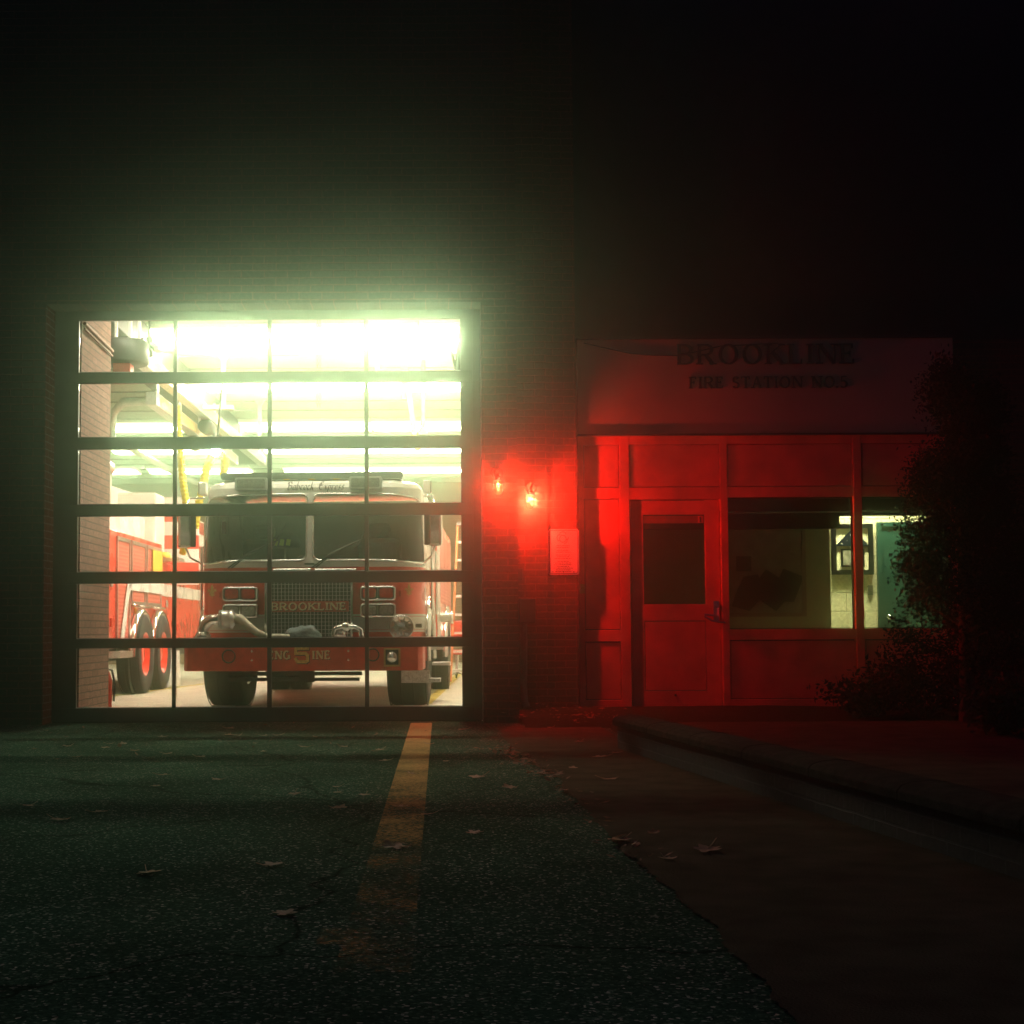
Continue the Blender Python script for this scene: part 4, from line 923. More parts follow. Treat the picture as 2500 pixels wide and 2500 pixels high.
for sgn in (1, -1):
    g_ = MB(); strip(g_, ZW0, ZW1, 40, 0, lambda s_, z: s_*sgn > 0 and in_ws(s_, z)); ws = g_.build('windshield', M['windshield'], E)
    path = []
    x0, x1, z0, z1 = .034, S_OUT, ZW0+.012, ZW1-.012
    for (cx_, cz_, a0, q) in ((x0+.075,z0+.075,180,.075),(x1-.05,z0+.05,270,.05),(x1-.20,z1-.20,0,.20),(x0+.06,z1-.06,90,.06)):
        for i in range(9): path.append((cx_+q*math.cos(R(a0+90*i/8)), cz_+q*math.sin(R(a0+90*i/8))))
        if (cx_, a0) != (0, 0):
            pass
    dense = []
    for a, b in zip(path, path[1:]+path[:1]):
        m_ = max(1, int(math.hypot(b[0]-a[0], b[1]-a[1])/.04))
        for k in range(m_): dense.append((a[0]+(b[0]-a[0])*k/m_, a[1]+(b[1]-a[1])*k/m_))
    dense.append(dense[0])
    rm = MB(); rm.tube([shell(sgn*a, z-(.035*max(0, a-.75)/.5), .004) for a, z in dense], .0115, 8, 0, False); rm.build('rim', M['chrome'], ws)
    wp = MB(); P = shell(sgn*.12-.25 if sgn > 0 else -.30, 1.50, .02); 
    for dx in (0, .035): wp.tube([shell(sgn*.45-.42+dx, 1.50, .012), shell(sgn*.45-.20+dx*.6, 1.66, .03), shell(sgn*.45+.12, 1.80, .022)], .008, 6)
    wp.tube([shell(sgn*.45+.02, 1.66, .018), shell(sgn*.45+.2, 1.98, .018)], .009, 6); wp.build('wiper', M['black'], E)
lg = MB(); lg.prism(rrect(-.055, .055, 1.528, 1.548, .009), .588, .594); lg.build('badge', M['chrome'], E)
gh = MB(); gh.tube([(-.38,.585,1.478),(.02,.575,1.478)], .012, 8); gh.tube([(.06,.575,1.476),(.5,.585,1.476)], .010, 8); gh.build('grab_rail', M['chrome'], E)
# inside the cab
for k, x in enumerate((-.72, .62)):
    s_ = MB(); s_.box(x-.26, x+.26, 1.55, 2.1, 1.0, 1.30); s_.box(x-.25, x+.25, 2.0, 2.16, 1.3, 1.90); s_.box(x-.13, x+.13, 2.02, 2.14, 1.905, 2.08); s_.build('seat', M['seat_dark'], E, bevel=.06)
dh = MB(); dh.lathe([(.0,.58),(.25,.55),(.42,.42),(.50,.2),(.52,0)], (.02,1.5,1.12), 'z', 28); dh.build('engine_cover', M['seat_dark'], E)
ds = MB(); strip(ds, 1.45, 1.60, 1, -.12, lambda s_, z: abs(s_) < 1.25); ds.box(-1.0, 1.0, .80, 1.1, 1.45, 1.60); ds.build('dashboard', M['black'], E)
gr_ = MB(); gr_.lathe([(0,.10),(.10,.09),(.15,.04),(.15,-.05),(.0,-.05)], (-.34,1.25,1.80), 'z', 18); gr_.build('gear_bag', M['seat_dark'], E)
gy = MB()
for k in range(3): gy.obox((-.44+.07*k, 1.095+.01*abs(k-1), 1.80), (.045, .012, .07), Matrix.Rotation(R(12), 3, 'Y'))
gy.build('reflective_band', mat('hi_vis', (.55,.75,.05), .5), E)
rd = MB(); rd.obox((-.985, .98, 1.96), (.04,.03,.13)); rd.build('red_tag', M['red_lens'], E)
# grille, lights, lettering
gx, gz0_, gz1_ = .445, .765, 1.40
gr = MB(); gr.box(-gx, gx, .545, .60, gz0_, gz1_); gri = gr.build('grille', M['black'], E)
b_ = MB(); nb = int(2*gx/.0385)
for i in range(nb+1):
    x = -gx+2*gx*i/nb; b_.box(x-.003, x+.003, .536, .5445, gz0_+.005, gz1_-.005)
nz = int((gz1_-gz0_)/.0385)
for j in range(nz+1):
    z = gz0_+(gz1_-gz0_)*j/nz; b_.box(-gx, gx, .531, .5355, z-.0025, z+.0025)
b_.build('mesh', M['alu'], gri)
e_ = MB()
for x in (-gx-.022, gx+.002): e_.box(x, x+.02, .53, .60, gz0_, gz1_)
e_.build('edge_trim', M['chrome'], gri)
n_ = MB(); n_.box(-.425, .425, .515, .5305, 1.030, 1.143); npl = n_.build('name_plate', mat('plate_red', (.55,.05,.03), .4), gri)
s_ = 'BROOKLINE'; hh = .078
l_ = MB(); text_mesh(l_, s_, -.40, 1.049, hh, .5095, .004, .24, .15, .05, .80/text_width(s_, hh, .05)); l_.build('lettering', M['cream'], npl)
l_ = MB(); text_mesh(l_, s_, -.393, 1.042, hh, .5125, .002, .26, .17, .05, .80/text_width(s_, hh, .05)); l_.build('letter_shade', M['ink'], npl)
for sgn in (1, -1):
    for (za, zb2, lens, nm) in ((1.148, 1.297, M['red_lens'], 'warning_light'), (.972, 1.115, M['clear_lens'], 'headlight')):
        bz = MB(); q = rrect(sgn*.73-.185, sgn*.73+.185, za, zb2, .03); bz.prism(q, .535, .605); o_ = bz.build(nm, M['steel_dark'], E)
        rb = MB(); q = rrect(sgn*.73-.178, sgn*.73+.178, za+.007, zb2-.007, .028, 8); rb.tube([(x, .535, z) for x, z in q+[q[0]]], .0095, 8, 0, False); rb.box(sgn*.73-.006, sgn*.73+.006, .527, .5345, za+.014, zb2-.014); rb.build('bezel', M['chrome'], o_)
        for dx in (-.088, .088):
            le = MB(); le.prism(rrect(sgn*.73+dx-.070, sgn*.73+dx+.070, za+.024, zb2-.024, .026), .525, .5345); le.build('lens', lens, o_, bevel=.006)
    ff = MB(); p0 = shell(sgn*1.09, 1.25, 0); fleur(ff, p0.x*.985, 1.255, .16, 0)
    fo = ff.build('fleur_emblem', M['gold'], E); fo.location = (0, p0.y-.016, 0)
    # place the emblem against the curved skin
    fo.location.y = shell(sgn*1.03, 1.25, .012).y-.004
    sm = MB(); q = shell(sgn*.955, 1.22, .01); sm.obox((q.x, q.y, q.z), (.02,.02,.06)); sm.build('marker_light', M['red_lens'], E)
lb = MB(); lb.prism(rrect(-.985, .985, 2.46, 2.535, .03), .78, 1.02); lbo = lb.build('light_bar', mat('smoked_lens', (.12,.12,.11), .2), E)
lc = MB(); lc.box(-.95, .95, .775, 1.025, 2.452, 2.4595); lc.build('bar_base', M['alu'], lbo)
for x in (-.55,-.27,.0,.27,.5): 
    lc = MB(); lc.box(x-.035, x+.035, .766, .7745, 2.452, 2.462); lc.build('amber_marker', M['amber'], lbo)
for k in range(7):
    lc = MB(); x = -.84+.28*k; lc.box(x-.004, x+.004, .775, .7795, 2.465, 2.53); lc.build('divider', M['steel_dark'], lbo)
for x in (-.62, .60):
    fl2 = MB(); fl2.prism(rrect(x-.172, x+.172, 2.325, 2.462, .02), .56, .68); fo = fl2.build('scene_light', M['alu'], E)
    gl2 = MB(); gl2.prism(rrect(x-.15, x+.15, 2.345, 2.442, .012), .552, .5595); gl2.build('lens', M['clear_lens'], fo)
    gl2 = MB()
    for k in range(4): gl2.box(x-.148, x+.148, .548, .5515, 2.358+k*.022, 2.361+k*.022)
    gl2.build('guard', M['steel_grey'], fo)
for x in (-.35, .02):
    vv = MB(); vv.lathe([(0,.015),(.11,.010),(.13,0),(0,0)], (x+.1,1.5,2.561), 'z', 20); vv.build('roof_vent', M['steel_dark'], E)
sc_t = MB(); script_mesh(sc_t, 'Babcock Express', -.26, 2.336, .085, .592, .004, .15); sto = sc_t.build('script_lettering', mat('script_ink', (.05,.035,.03), .5), E)
sto.location.y = shell(0, 2.37, 0).y-.60
for sgn in (1, -1):
    cl = MB(); q = shell(sgn*(S_CORNER-.05), 2.36, .06); cl.obox((q.x, q.y, q.z+.03), (.075,.12,.14)); cl.build('corner_light', M['cab_white'], E, bevel=.01)
    cl = MB(); cl.obox((q.x+sgn*.045, q.y, q.z+.03), (.012,.10,.12)); cl.build('corner_lens', M['clear_lens'], E)
    # mirrors on bent arms
    m0 = Vector((sgn*(HW+.13), .62, 1.95))
    mr = MB(); mr.obox(m0, (.15,.07,.46), Matrix.Rotation(R(-8*sgn), 3, 'Z')); mo = mr.build('mirror', M['chrome'], E, bevel=.03)
    m2 = MB(); m2.obox(m0+Vector((-sgn*.09,-.01,-.01)), (.055,.05,.42)); m2.build('mirror_backing', M['black'], mo, bevel=.015)
    m3 = MB(); m3.tube([(sgn*(HW-.01),.95,2.28),(sgn*(HW+.10),.7,2.26),(sgn*(HW+.13),.64,2.15)], .012, 8); m3.tube([m0+Vector((0,.01,-.22)),(sgn*(HW+.09),.68,1.62),(sgn*(HW+.0),.85,1.56)], .012, 8); m3.build('arm', M['chrome'], mo)
# bumper with lettering, lamps, siren, hose
bp = MB(); q = []
for (x, y) in ((-1.225,.62),(-1.225,.10),(-1.18,.02),(-1.0,0),(1.0,0),(1.18,.02),(1.225,.10),(1.225,.62)): q.append((x, y))
bp.prism(q, .425, .735, plane='xy'); bo = bp.build('bumper', M['red_dull'], E, bevel=.012)
bt = MB(); bt.box(-1.2, 1.2, .03, .60, .7355, .752); bt.build('top_plate', M['tread_plate'], bo)
l_ = MB(); h3 = .085; x = text_mesh(l_, 'ENG', -.345, .545, h3, -.0065, .005, .22, .13, .10, 1.18)
text_mesh(l_, 'INE', .105, .545, h3, -.0065, .005, .22, .13, .10, 1.18); l_.build('lettering', M['cream'], bo)
l_ = MB(); text_mesh(l_, 'ENG', -.339, .539, h3, -.003, .0025, .24, .15, .10, 1.18); text_mesh(l_, 'INE', .111, .539, h3, -.003, .0025, .24, .15, .10, 1.18); l_.build('letter_shade', M['ink'], bo)
l_ = MB(); x0, z0, h5, w5 = -.075, .503, .165, .150
pts5 = [(x0+w5*.92, z0+h5-.015), (x0+.016, z0+h5-.015), (x0+.016, z0+h5*.60), (x0+w5*.75, z0+h5*.60), (x0+w5-.015, z0+h5*.48), (x0+w5-.015, z0+h5*.16), (x0+w5*.78, z0+.015), (x0+.03, z0+.015), (x0+.014, z0+.045)]
for k, (a, b) in enumerate(zip(pts5, pts5[1:])): seg(l_, a, b, .030, -.008-.0003*(k % 3), .006, .012)
l_.build('numeral', M['gold'], bo)
l_ = MB()
for k, (a, b) in enumerate(zip(pts5, pts5[1:])): seg(l_, (a[0]+.008,a[1]-.008), (b[0]+.008,b[1]-.008), .033, -.003-.0003*(k % 3), .0025, .012)
l_.build('numeral_shade', M['ink'], bo)
for x, z, r in ((-.745,.575,.066),(.725,.585,.062)):
    k = MB(); k.lathe([(r,-.012),(r+.006,-.004),(r,0)], (x,0,z), 'y', 28); k.lathe([(r-.002,-.010),(r*.6,.03),(.012,.035),(0,.02)], (x,-.001,z), 'y', 28); k.torus((x,-.010,z), r, .006, 'y', 28, 8); k.build('fog_lamp', mat('lamp_green', (.05,.09,.07), .15, .5), bo)
k = MB(); k.box(.835,1.005,-.012,-.0005,.465,.650); ko = k.build('lamp_plate', M['brass'], bo, bevel=.01)
k = MB(); k.box(.855,.985,-.016,-.0125,.485,.635); k.build('lamp_recess', M['black'], ko)
k = MB(); k.lathe([(.048,-.03),(.043,-.045),(0,-.05)], (.92,.014,.562), 'y', 22); k.torus((.92,-.022,.562), .048, .006, 'y', 22, 8); k.build('lamp', M['chrome'], ko)
k = MB()
for x in (-.51,.475):
    for z in (.625,.535): k.lathe([(0,-.008),(.010,-.006),(.013,0)], (x,0,z), 'y', 12)
k.build('bolt', M['chrome'], bo)
sr = MB(); cxs, czs = 1.005, .865
sr.lathe([(0,-.02),(.03,-.02),(.055,-.005),(.085,-.015),(.105,-.03),(.118,-.035),(.122,-.02),(.118,.05),(.07,.18),(0,.20)], (cxs,.16,czs), 'y', 32); sr.torus((cxs,.128,czs), .118, .010, 'y', 32, 8)
for k in range(10):
    g_ = R(36*k); sr.bar((cxs+.045*math.cos(g_), .143, czs+.045*math.sin(g_)), (cxs+.10*math.cos(g_), .130, czs+.10*math.sin(g_)), .006, .012)
sr.cyl((cxs,.22,.752),(cxs,.22,.80),.05,14); sr.build('siren', M['chrome'], E)
el = MB(); ex_, ey = -1.06, .22
el.lathe([(0,.0),(.085,.0),(.085,.045),(.07,.05),(.07,.07),(.062,.07)], (ex_,ey,.7525), 'z', 24)
el.tube([(ex_,ey,.80),(ex_+.005,ey,.86),(ex_+.04,ey-.01,.915),(ex_+.10,ey-.02,.95),(ex_+.19,ey-.03,.955)], .058, 16); elo = el.build('intake_elbow', M['chrome'], E)
cpl = MB(); cpl.lathe([(.06,-.01),(.095,-.01),(.098,.03),(.092,.035),(.092,.10),(.098,.105),(.098,.125),(.05,.16)], (ex_+.19,ey-.03,.955), 'x', 24); cpl.bar((ex_+.215,ey-.13,1.04),(ex_+.215,ey-.13,.86),.015,.015); cpl.build('coupling', M['alu'], elo)
ho = MB(); ho.tube([(ex_+.33,ey-.03,.955),(ex_+.40,ey-.05,.955),(ex_+.47,ey-.08,.90),(ex_+.58,ey-.10,.815),(ex_+.68,ey-.08,.775),(ex_+.85,ey,.770),(ex_+1.1,ey+.1,.770)], [.055,.052,.045,.04,.034,.028,.026], 12); ho.build('hose', M['hose_white'], elo)
bg_ = MB()
from mathutils import noise as NZ
vs = []; n, m_ = 22, 10
for j in range(m_+1):
    for i in range(n):
        g_ = 2*math.pi*i/n; f = j/m_; r = math.cos(f*math.pi/2)**.55
        pnt = Vector((.19*r*math.cos(g_), .12*r*math.sin(g_), .125*math.sin(f*math.pi/2)))
        pnt *= 1+.22*NZ.noise(pnt*14)
        vs.append(pnt+Vector((-.02,.28,.7525)))
bg_.add(vs, [(j*n+i, j*n+(i+1)%n, (j+1)*n+(i+1)%n, (j+1)*n+i) for j in range(m_) for i in range(n)], True)
tag(bg_.build('cloth_bag', M['cloth_grey'], E), 'crumpled grey cloth bag')
hn = MB(); hn.tube([(.30,.2,.755),(.295,.2,.80),(.32,.2,.855),(.40,.2,.875),(.52,.2,.87),(.58,.2,.84),(.595,.2,.755)], .024, 12); hn.lathe([(.03,-.03),(.045,-.03),(.045,.04),(.03,.04)], (.42,.2,.875), 'x', 16); hn.lathe([(0,.0),(.055,0),(.05,.08),(.03,.09),(0,.09)], (.37,.24,.7525), 'z', 18); hn.build('discharge_pipe', M['chrome'], E)
ch_ = MB()
ch_.box(-.85,.55,.35,.43,.31,.345); ch_.box(-.85,.55,.60,.68,.36,.40); ch_.box(-.07,.09,.33,.349,.30,.424); ch_.box(-.55,-.45,.65,7.5,.45,.65); ch_.box(.45,.55,.65,7.5,.45,.65); ch_.box(-.85,.85,1.50,1.62,.46,.60)
ch_.build('chassis', M['steel_dark'], E)
sp_ = MB(); sp_.box(1.0,1.29,.16,.19,.295,.424); sp_.box(1.2905,1.40,.16,.32,.30,.34); sp_.build('step', M['tread_plate'], E)
sp_ = MB(); sp_.box(1.21,1.42,2.35,2.75,.42,.455); sp_.box(1.21,1.40,1.0,1.1,.62,.66); sp_.build('side_step', M['tread_plate'], E)
def wheel(parent, loc, r, wd, rimmat, name='wheel'):
    t = MB(); h = wd/2
    t.lathe([(r*.56,-h*.86),(r*.72,-h),(r*.90,-h*.98),(r*.975,-h*.86),(r,-h*.7),(r,h*.7),(r*.975,h*.86),(r*.90,h*.98),(r*.72,h),(r*.56,h*.86)], (0,0,0), 'x', 48)
    for k in (-.45,-.15,.15,.45): t.torus((wd*k,0,0), r*.999, .006, 'x', 48, 5)
    o = t.build(name, M['tyre'], parent); o.location = loc
    rmm = MB()
    for sg_ in (1, -1): rmm.lathe([(r*.56,sg_*h*.86),(r*.53,sg_*h*.86),(r*.50,sg_*h*.45),(r*.28,sg_*h*.30),(r*.22,sg_*h*.62),(r*.12,sg_*h*.70),(0,sg_*h*.70)], (0,0,0), 'x', 40)
    rmm.build('rim', rimmat, o)
    return o
for sgn in (1, -1):
    wheel(E, (sgn*1.0, 1.52, .56), .56, .45, M['chrome'])
    for dx in (.84, 1.14): wheel(E, (sgn*dx, 6.0, .52), .52, .28, M['chrome'])
    fd = MB()
    arcp = [(1.55+.66*math.cos(R(a)), .56+.62*math.sin(R(a))) for a in range(-5, 186, 10)]
    fd.tube([(sgn*(HW+.02), y, z) for y, z in arcp], .045, 10); fd.build('fender', M['chrome'], E)
    # side of the cab and body: doors, tread plate, hand rails
    dd = MB(); dd.box(sgn*(HW+.002), sgn*(HW+.012), 2.3, 3.15, .95, 1.5); dd.build('door_panel', M['red'], E)
    for y in (1.15, 2.2): 
        hr = MB(); hr.tube([(sgn*(HW+.0),y,1.0),(sgn*(HW+.06),y,1.02),(sgn*(HW+.06),y,1.75),(sgn*(HW),y,1.77)], .016, 8); hr.build('hand_rail', M['chrome'], E)
bd = MB(); bd.box(-1.22, 1.22, 3.45, 8.3, .60, 2.25); bd.box(-1.0, 1.0, 3.32, 3.449, .6, 1.9); bd.build('body', M['red'], E, bevel=.01)
for sgn in (1, -1):
    t_ = MB(); xs_ = sorted((sgn*1.221, sgn*1.228))
    t_.box(xs_[0], xs_[1], 3.5, 4.3, .65, 2.2); t_.build('pump_panel', M['tread_plate'], E)
    t_ = MB(); 
    for k in range(3): t_.box(xs_[0], xs_[1], 4.4+k*1.28, 5.6+k*1.28, 1.2, 2.15)
    t_.build('locker_door', M['shutter'], E)
    fd = MB(); fd.tube([(sgn*1.24, 6.0+.66*math.cos(R(a)), .52+.62*math.sin(R(a))) for a in range(-5, 186, 10)], .04, 10); fd.build('fender', M['chrome'], E)
    so2 = MB(); so2.tube([(sgn*1.25, 3.9, 1.0),(sgn*1.38, 3.86, .99)], .06, 14); so2.lathe([(.05,0),(.08,.0),(.08,.05),(.05,.05)], (sgn*1.36,3.86,.99), 'x', 18); so2.build('hose_port', M['chrome'], E)

# ------------------------------------------------------------------ ladder truck in the next bay
T = empty('ladder_truck', (-4.10, 18.15, .004), 'red and white aerial ladder truck standing rear first in the bay behind the brick stub', 'fire engine')
b = MB(); b.box(-2.45, 0, 0, 3.45, .62, 2.12); b.box(-2.45, 0, 3.451, 8.2, .62, 1.86); b.build('body', M['red'], T, bevel=.015)
b = MB(); b.box(-2.2,-.25,.2,8,.45,.62); b.build('chassis', M['steel_dark'], T)
for k, (ya, yb2, za) in enumerate(((.36,1.16,.75),(1.24,2.18,1.24),(2.26,3.32,1.24))):
    b = MB(); b.box(.001,.010,ya+.05,yb2-.05,za,2.0); s_ = b.build('shutter', M['shutter'], T)
    b = MB(); b.box(.001,.028,ya,ya+.05,za-.05,2.05); b.box(.001,.028,yb2-.05,yb2,za-.05,2.05); b.box(.001,.028,ya+.051,yb2-.051,2.0005,2.05); b.box(.001,.028,ya+.051,yb2-.051,za-.05,za-.0005); b.build('frame', M['alu'], s_)
b = MB(); b.box(.0285,.033,1.05,3.4,1.38,1.54); b.box(.0015,.006,3.46,8.1,1.36,1.54); b.prism([(1.0,1.54),(1.18,1.54),(.72,.66),(.5,.66)], .0286, .033, plane='yz'); b.build('white_stripe', M['cab_white'], T)
b = MB(); b.box(.034,.038,2.6,3.3,1.66,2.0); b.build('yellow_panel', mat('yellow_panel', (.75,.45,.04), .5), T)
for y in (1.72, 3.02):
    wheel(T, (-.02, y, .53), .53, .32, M['red'])
    b = MB(); b.tube([(.06, y+.64*math.cos(R(a)), .50+.60*math.sin(R(a))) for a in range(0, 181, 10)], .05, 10); b.build('fender', M['chrome'], T)
    b = MB(); b.lathe([(0,-.01),(.60,-.01),(.60,.004),(0,.004)], (0,y,.52), 'x', 36); b.build('wheel_arch', M['black'], T)
for y in (1.35, 2.45):
    b = MB(); b.tube([(.0,y,1.20),(.07,y+.05,1.17),(.07,y+.85,1.17),(.0,y+.9,1.20)], .018, 8); b.build('grab_rail', M['chrome'], T)
b = MB(); b.box(-.4,.09,.25,1.0,.50,.585); b.build('step', M['tread_plate'], T)
for y, z, m_ in ((1.55,1.10,'amber'),(2.1,1.10,'clear_lens'),(2.9,1.10,'red_lens'),(.12,.95,'red_lens'),(.1,1.45,'clear_lens'),(4.7,.9,'red_lens'),(3.8,1.25,'clear_lens')):
    b = MB(); b.obox((.012,y,z), (.022,.10,.11)); b.build('side_light', M[m_], T, bevel=.008)
b = MB(); b.prism([(3.75,.55),(3.95,.55),(4.08,.04),(4.1,.02),(3.6,.02)], .02, .18, plane='yz'); b.build('outrigger', M['white_paint'], T)
b = MB(); b.box(-2.0,-.2,.3,3.2,2.121,2.5); b.build('equipment_cover', M['cab_white'], T, bevel=.04)
b = MB(); b.box(-1.9,-.5,3.6,6.5,1.861,2.7); b.build('turntable', M['cab_white'], T, bevel=.05)
for k, x in enumerate((-1.8,-.7)):
    b = MB(); b.bar((x,.6,2.72),(x,9.0,2.95),.06,.34); b.build('ladder_beam', M['white_paint'], T)
b = MB()
for k in range(20): y = .9+k*.4; b.cyl((-1.77,y,2.75+y*.027),(-.73,y,2.75+y*.027),.02,8)
b.build('ladder_rung', M['alu'], T)
b = MB(); b.box(-.22,-.05,6.0,7.6,1.87,2.75); b.build('chevron_band', M['chevron'], T)
b = MB(); b.box(-.30,.40,4.3,4.36,1.55,2.9); b.build('outrigger_board', M['chevron'], T)
b = MB(); b.box(-.9,-.1,3.5,4.2,1.87,2.9); b.build('control_cabinet', M['white_paint'], T, bevel=.03)
b = MB(); b.lathe([(0,.0),(.10,0),(.10,.10),(.06,.13),(0,.13)], (-.05,3.9,1.9), 'z', 16); b.build('beacon', M['amber'], T)
b = MB(); b.box(-.35,.25,3.5,3.95,1.875,1.93); b.build('side_platform', M['alu'], T)
b = MB(); b.cyl((-.25,.9,2.5),(-.25,.9,2.9),.07,14); b.lathe([(0,-.08),(.10,-.08),(.12,0),(.10,.08),(0,.08)], (-.25,.9,2.98), 'y', 18); b.build('monitor_nozzle', M['alu'], T)

# ------------------------------------------------------------------ low brick wall, planting
lwl = empty('garden_wall', (1.20, 10.25, 0), 'low brick garden wall with a rounded stone coping beside the concrete walk', 'wall', rz=R(7))
p = MB(); p.box(.03, .23, -8.4, -.03, -.05, .165); brw = p.build('brickwork', brick_mat('garden_brick', (.06,.045,.035), (.08,.055,.04), (.09,.08,.065), 'y'), lwl)
p = MB(); p.prism([(0,.166),(0,.205),(.02,.225),(.06,.236),(.13,.242),(.20,.236),(.24,.225),(.262,.205),(.262,.166)], -8.43, 0); cpo = p.build('coping', M['stone'], lwl, bevel=.006)
jn = MB()
for k in range(1, 9): jn.prism([(-.001,.167),(-.001,.206),(.019,.2265),(.06,.2375),(.13,.2435),(.20,.2375),(.241,.2265),(.263,.206),(.263,.167)], -k*.92-.004, -k*.92+.004)
jn.build('mortar_joint', M['soil'], cpo)
def leaf_cloud(mb, pts, size, rnd, aspect=.45, flat=False):
    for p in pts:
        a = (Vector((rnd.gauss(0,.28), rnd.gauss(0,.28), 1)) if flat else Vector((rnd.gauss(0,1), rnd.gauss(0,1), rnd.gauss(0,1)))).normalized(); b = a.orthogonal().normalized()
        b = Matrix.Rotation(rnd.uniform(0, 6.28), 3, a) @ b; l = size*rnd.uniform(.6, 1.3); w_ = a.cross(b)*l*aspect
        mb.add([p-b*l, p+w_, p+b*l, p-w_], [(0,1,2,3)])
tree = empty('conifer', at(2362, 1700, 12.0), 'dark narrow evergreen standing in front of the right end of the lobby windows', 'tree')
tree.location.z = .03
rn = random.Random(4)
p = MB(); p.tube([(0,0,0),(.01,0,1.4),(0,.01,2.9)], [.07,.05,.015], 10)
limbs = []
for k in range(46):
    z = .15+2.55*(k/46)**.9; g_ = rn.uniform(0, 6.28); r = (.80*(1-z/3.0)**.85+.05)*rn.uniform(.75, 1.12)
    e_ = Vector((r*math.cos(g_), r*math.sin(g_), z+.28)); p.tube([(0,0,z), e_*.5+Vector((0,0,z*.5)), e_], [.016,.011,.004], 5); limbs.append((z, e_))
p.build('trunk', M['bark'], tree)
pts = []
for z, e_ in limbs:
    c0 = Vector((0,0,z))
    for k in range(1000):
        u = rn.uniform(.25, 1.05); c = c0.lerp(e_, u); s_ = .085*(1.2-u*.5)
        pts.append(c+Vector((rn.gauss(0,s_), rn.gauss(0,s_), rn.gauss(0,s_*1.3))))
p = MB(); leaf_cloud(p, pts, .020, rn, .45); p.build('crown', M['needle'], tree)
def shrub(px, py, Y, hgt, rad, n, label, seed, m):
    o = at(px, py, Y); t = empty('shrub', (o.x, Y, .06), label, 'shrub'); rnd = random.Random(seed)
    p = MB(); tips = []
    for k in range(26):
        g_ = rnd.uniform(0, 6.28); r = rad*rnd.uniform(.2, 1); e_ = Vector((r*math.cos(g_), r*math.sin(g_)*.7, hgt*math.sqrt(max(.05, 1-(r/rad)**2*.8))*rnd.uniform(.7, 1.1)))
        p.tube([(e_.x*.1,e_.y*.1,0), e_*.5+Vector((0,0,.05)), e_], [.009,.007,.003], 5); tips.append(e_)
    p.build('stem', M['bark'], t)
    pts = []
    for e_ in tips:
        for k in range(n): u = rnd.uniform(.3, 1.1); pts.append(Vector((e_.x*u, e_.y*u, e_.z*u))+Vector((rnd.gauss(0,.06), rnd.gauss(0,.06), rnd.gauss(0,.05))))
    p = MB(); leaf_cloud(p, pts, .028, rnd, .5); p.build('foliage', m, t)
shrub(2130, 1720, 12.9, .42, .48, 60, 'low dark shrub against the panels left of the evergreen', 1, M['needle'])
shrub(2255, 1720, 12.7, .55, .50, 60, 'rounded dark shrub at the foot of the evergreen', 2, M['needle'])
shrub(2445, 1740, 10.6, .40, .33, 60, 'small leafy bush with glinting leaves at the right edge', 3, M['bush'])

# ------------------------------------------------------------------ fallen leaves
def leaf_mesh(seed):
    rnd = random.Random(seed); mb = MB(); n = 26; ring = []
    for i in range(n):
        g_ = 2*math.pi*i/n; lob = .55+.45*abs(math.cos(2.5*g_))**1.4*(1 if i % 2 == 0 else .8)
        r = .055*lob*rnd.uniform(.85, 1.1); ring.append((r*math.cos(g_), r*math.sin(g_)*.85))
    curl = rnd.uniform(-.6, .9); k2 = rnd.uniform(-1, 1)
    Z = lambda x, y: .006+curl*(x*x)+k2*x*y+.0006*rnd.uniform(-1, 1)+curl*.6*y*y+(.35*max(0, x-.012) if seed % 2 else .25*max(0, abs(y)-.02))
    vs = [(0,0,.004)]+[(x*.5,y*.5,Z(x*.5,y*.5)) for x, y in ring]+[(x,y,Z(x,y)) for x, y in ring]
    fs = []
    for i in range(n): j = (i+1) % n; fs += [(0,1+i,1+j), (1+i,1+n+i,1+n+j,1+j)]
    mb.add(vs, fs, False); mb.tube([(-.004,0,.004),(-.05,.004,.010),(-.085,.01,.022)], .0016, 5)
    return mb
protos = [leaf_mesh(s_) for s_ in range(6)]
meshes = []
big = [((1168,1900),1.25,'large pale curled leaf on the asphalt right of the yellow line'), ((965,2070),1.15,'curled leaf lying on the yellow line'), ((1726,2084),1.35,'pale grey leaf lying alone on the dark concrete walk'),
       ((1512,2060),1.1,'small bright leaf on the broken edge of the concrete walk'), ((668,2115),1.0,'flat pale leaf alone in the middle of the asphalt'), ((362,2134),1.0,'upturned dark leaf alone on the left half of the asphalt'),
       ((694,2234),.85,'lowest pale leaf, nearest the camera on the asphalt'), ((1490,1908),1.0,'orange leaf on the concrete walk near the end of the garden wall'), ((1465,1853),1.0,'reddish leaf lying flat on the walk close to the garden wall'),
       ((150,2005),1.0,'thin pale leaf at the left edge on the shadow stripe'), ((245,1985),.9,'dark twiggy leaf on the left shadow stripe'), ((828,1975),.9,'small pale leaf just left of the yellow line on the dark stripe'),
       ((1160,2035),.8,'small leaf right of the yellow line below the dark stripe'), ((2010,1752),1.3,'red lit leaf on the soil below the lobby panels'), ((975,1971),.8,'curled leaf at the left side of the yellow line')]
rest = []
rd_ = random.Random(12)
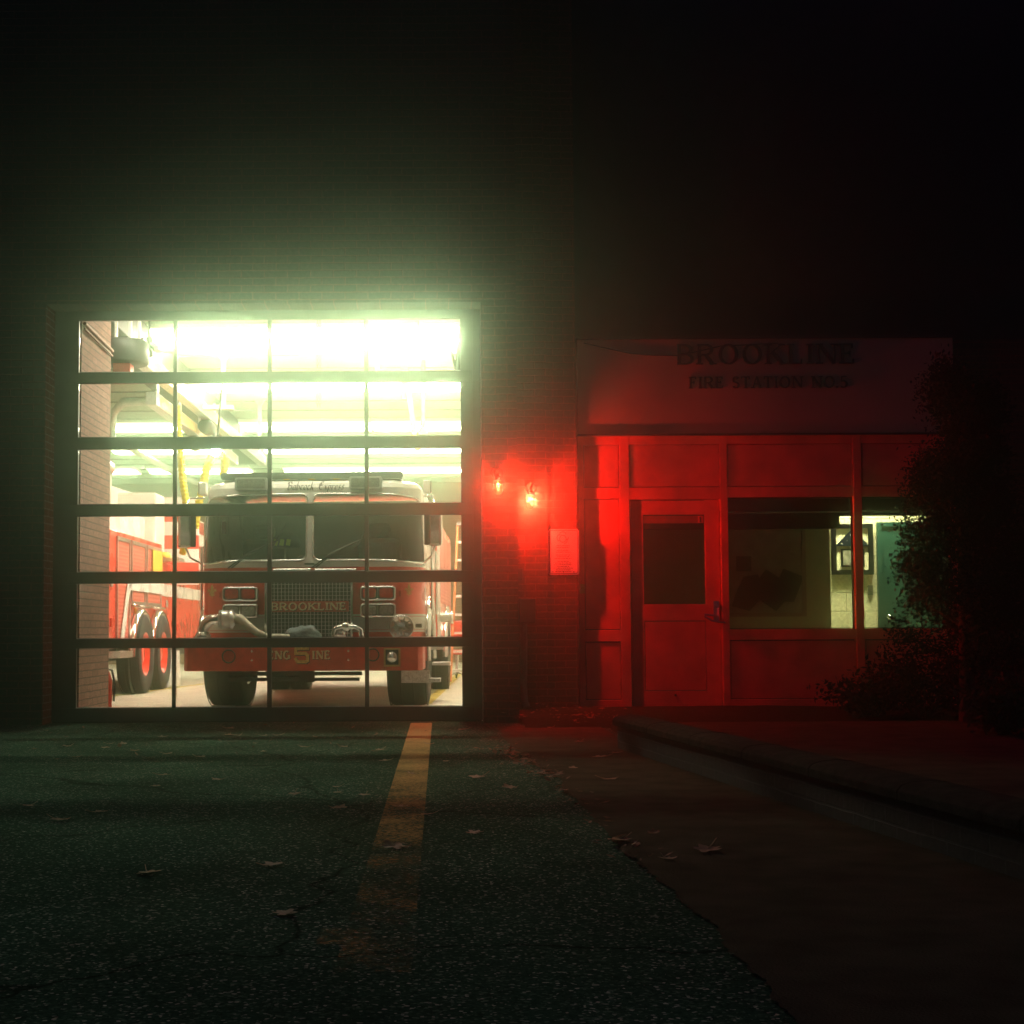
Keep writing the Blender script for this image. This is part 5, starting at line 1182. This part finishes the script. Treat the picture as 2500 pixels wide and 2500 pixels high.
spots = [(113,1784),(163,1824),(255,1827),(188,1849),(332,1834),(410,1841),(400,1894),(270,1817),(395,1800),(560,1780),(585,1797),(560,1796),(648,1797),(675,1797),(622,1816),(742,1825),(838,1825),(643,1836),(930,1833),(913,1835),(938,1859),(818,1923),(720,1941),(825,1937),(890,1943),(1050,1818),(1128,1783),(1245,1928),(1040,1990),(68,1970),(380,1920),(300,1818),(490,1850),(530,1905),(770,1800),(1005,1890),(1090,1860),(1320,1895),(1375,1935),(1400,1880),(1345,1780),(1415,1815),(1500,1842),(1595,2040),(1630,2105),(1290,1760),(1320,1766),(1380,1760),(1460,1757),(1350,1772)]
mlist = []
for k, mb in enumerate(protos):
    mlist.append(mb)
def put_leaf(i, pos, scale, label, group=None):
    k = i % 6
    if len(meshes) <= k or meshes[k] is None: pass
    o = bpy.data.objects.new('fallen_leaf', meshes[k]); col.objects.link(o)
    g_ = gp(*pos); o.location = (g_.x, g_.y, apron_z(g_.x, g_.y)+.002 if g_.x < .35 else .010); o.scale = (scale,)*3; o.rotation_euler = (rd_.uniform(-.05,.05), rd_.uniform(-.05,.05), rd_.uniform(0, 6.28))
    tag(o, label, 'leaf', group)
for mb in protos:
    o = mb.build('fallen_leaf', M['leaf']); meshes.append(o.data); bpy.data.objects.remove(o)
for i, (p_, s_, l_) in enumerate(big): put_leaf(i, p_, s_, l_, 'fallen leaves')
for i, p_ in enumerate(spots):
    gq = gp(*p_)
    on = 'dry curled leaf among those scattered on the asphalt before the bay door' if gq.x < .55 else ('dry leaf among those scattered on the concrete walk and soil below the red panels')
    put_leaf(i+2, p_, rd_.uniform(.45, 1.05), on, 'leaves scattered on the asphalt' if gq.x < .55 else 'leaves scattered on the walk')
lit = MB(); rnd = random.Random(6)
def litter(px, py, sx_, sy_, n, h=.012, base=.012):
    c = gp(px, py)
    for k in range(n):
        q = Vector((c.x+rnd.gauss(0, sx_), c.y+rnd.gauss(0, sy_), base+abs(rnd.gauss(0, h))))
        leaf_cloud(lit, [q], rnd.uniform(.008, .030), rnd, rnd.uniform(.25, .6), True)
for (x, y) in ((1225,1832),(1245,1842),(1262,1850),(1285,1862),(1300,1872),(1330,1890),(1345,1900)): litter(x, y, .06, .12, 34)
for (x, y) in ((1390,1942),(1420,1968),(1470,2015),(1520,2068),(1560,2100)): litter(x, y, .05, .08, 14, .008)
for k in range(26): litter(rnd.uniform(1290, 1500), rnd.uniform(1748, 1775), .12, .15, 9, .03, .05)
for k in range(90): litter(rnd.uniform(0, 1150), 1768+abs(rnd.gauss(0, 40)), .15, .1, 1, .002, .010)
tag(lit.build('leaf_litter', M['litter']), 'crumbled leaf litter along the broken walk edge and wall foot', 'leaf litter', kind='stuff')

# ------------------------------------------------------------------ haze volume added to imitate the lens halo round the lights
hz = MB(); hz.box(-42, 42, -27, 62, -1.2, 8.2)
hm, t, b, o = newmat('halo_haze'); t.nodes.remove(b)
pv = t.nodes.new('ShaderNodeVolumePrincipled'); p2 = t.nodes.new('ShaderNodeVolumePrincipled'); av = t.nodes.new('ShaderNodeAddShader')
pv.inputs['Color'].default_value = (1, .70, .60, 1); pv.inputs['Density'].default_value = .0112; pv.inputs['Anisotropy'].default_value = .990
p2.inputs['Color'].default_value = (.04, .95, .50, 1); p2.inputs['Density'].default_value = .0098; p2.inputs['Anisotropy'].default_value = .938  # green outer fade of the halo put into the volume colour
t.links.new(pv.outputs[0], av.inputs[0]); t.links.new(p2.outputs[0], av.inputs[1]); t.links.new(av.outputs[0], o.inputs['Volume'])
tag(hz.build('haze', hm), 'thin haze volume added for the halo round the lit bay door and red lamps', 'haze', kind='stuff')
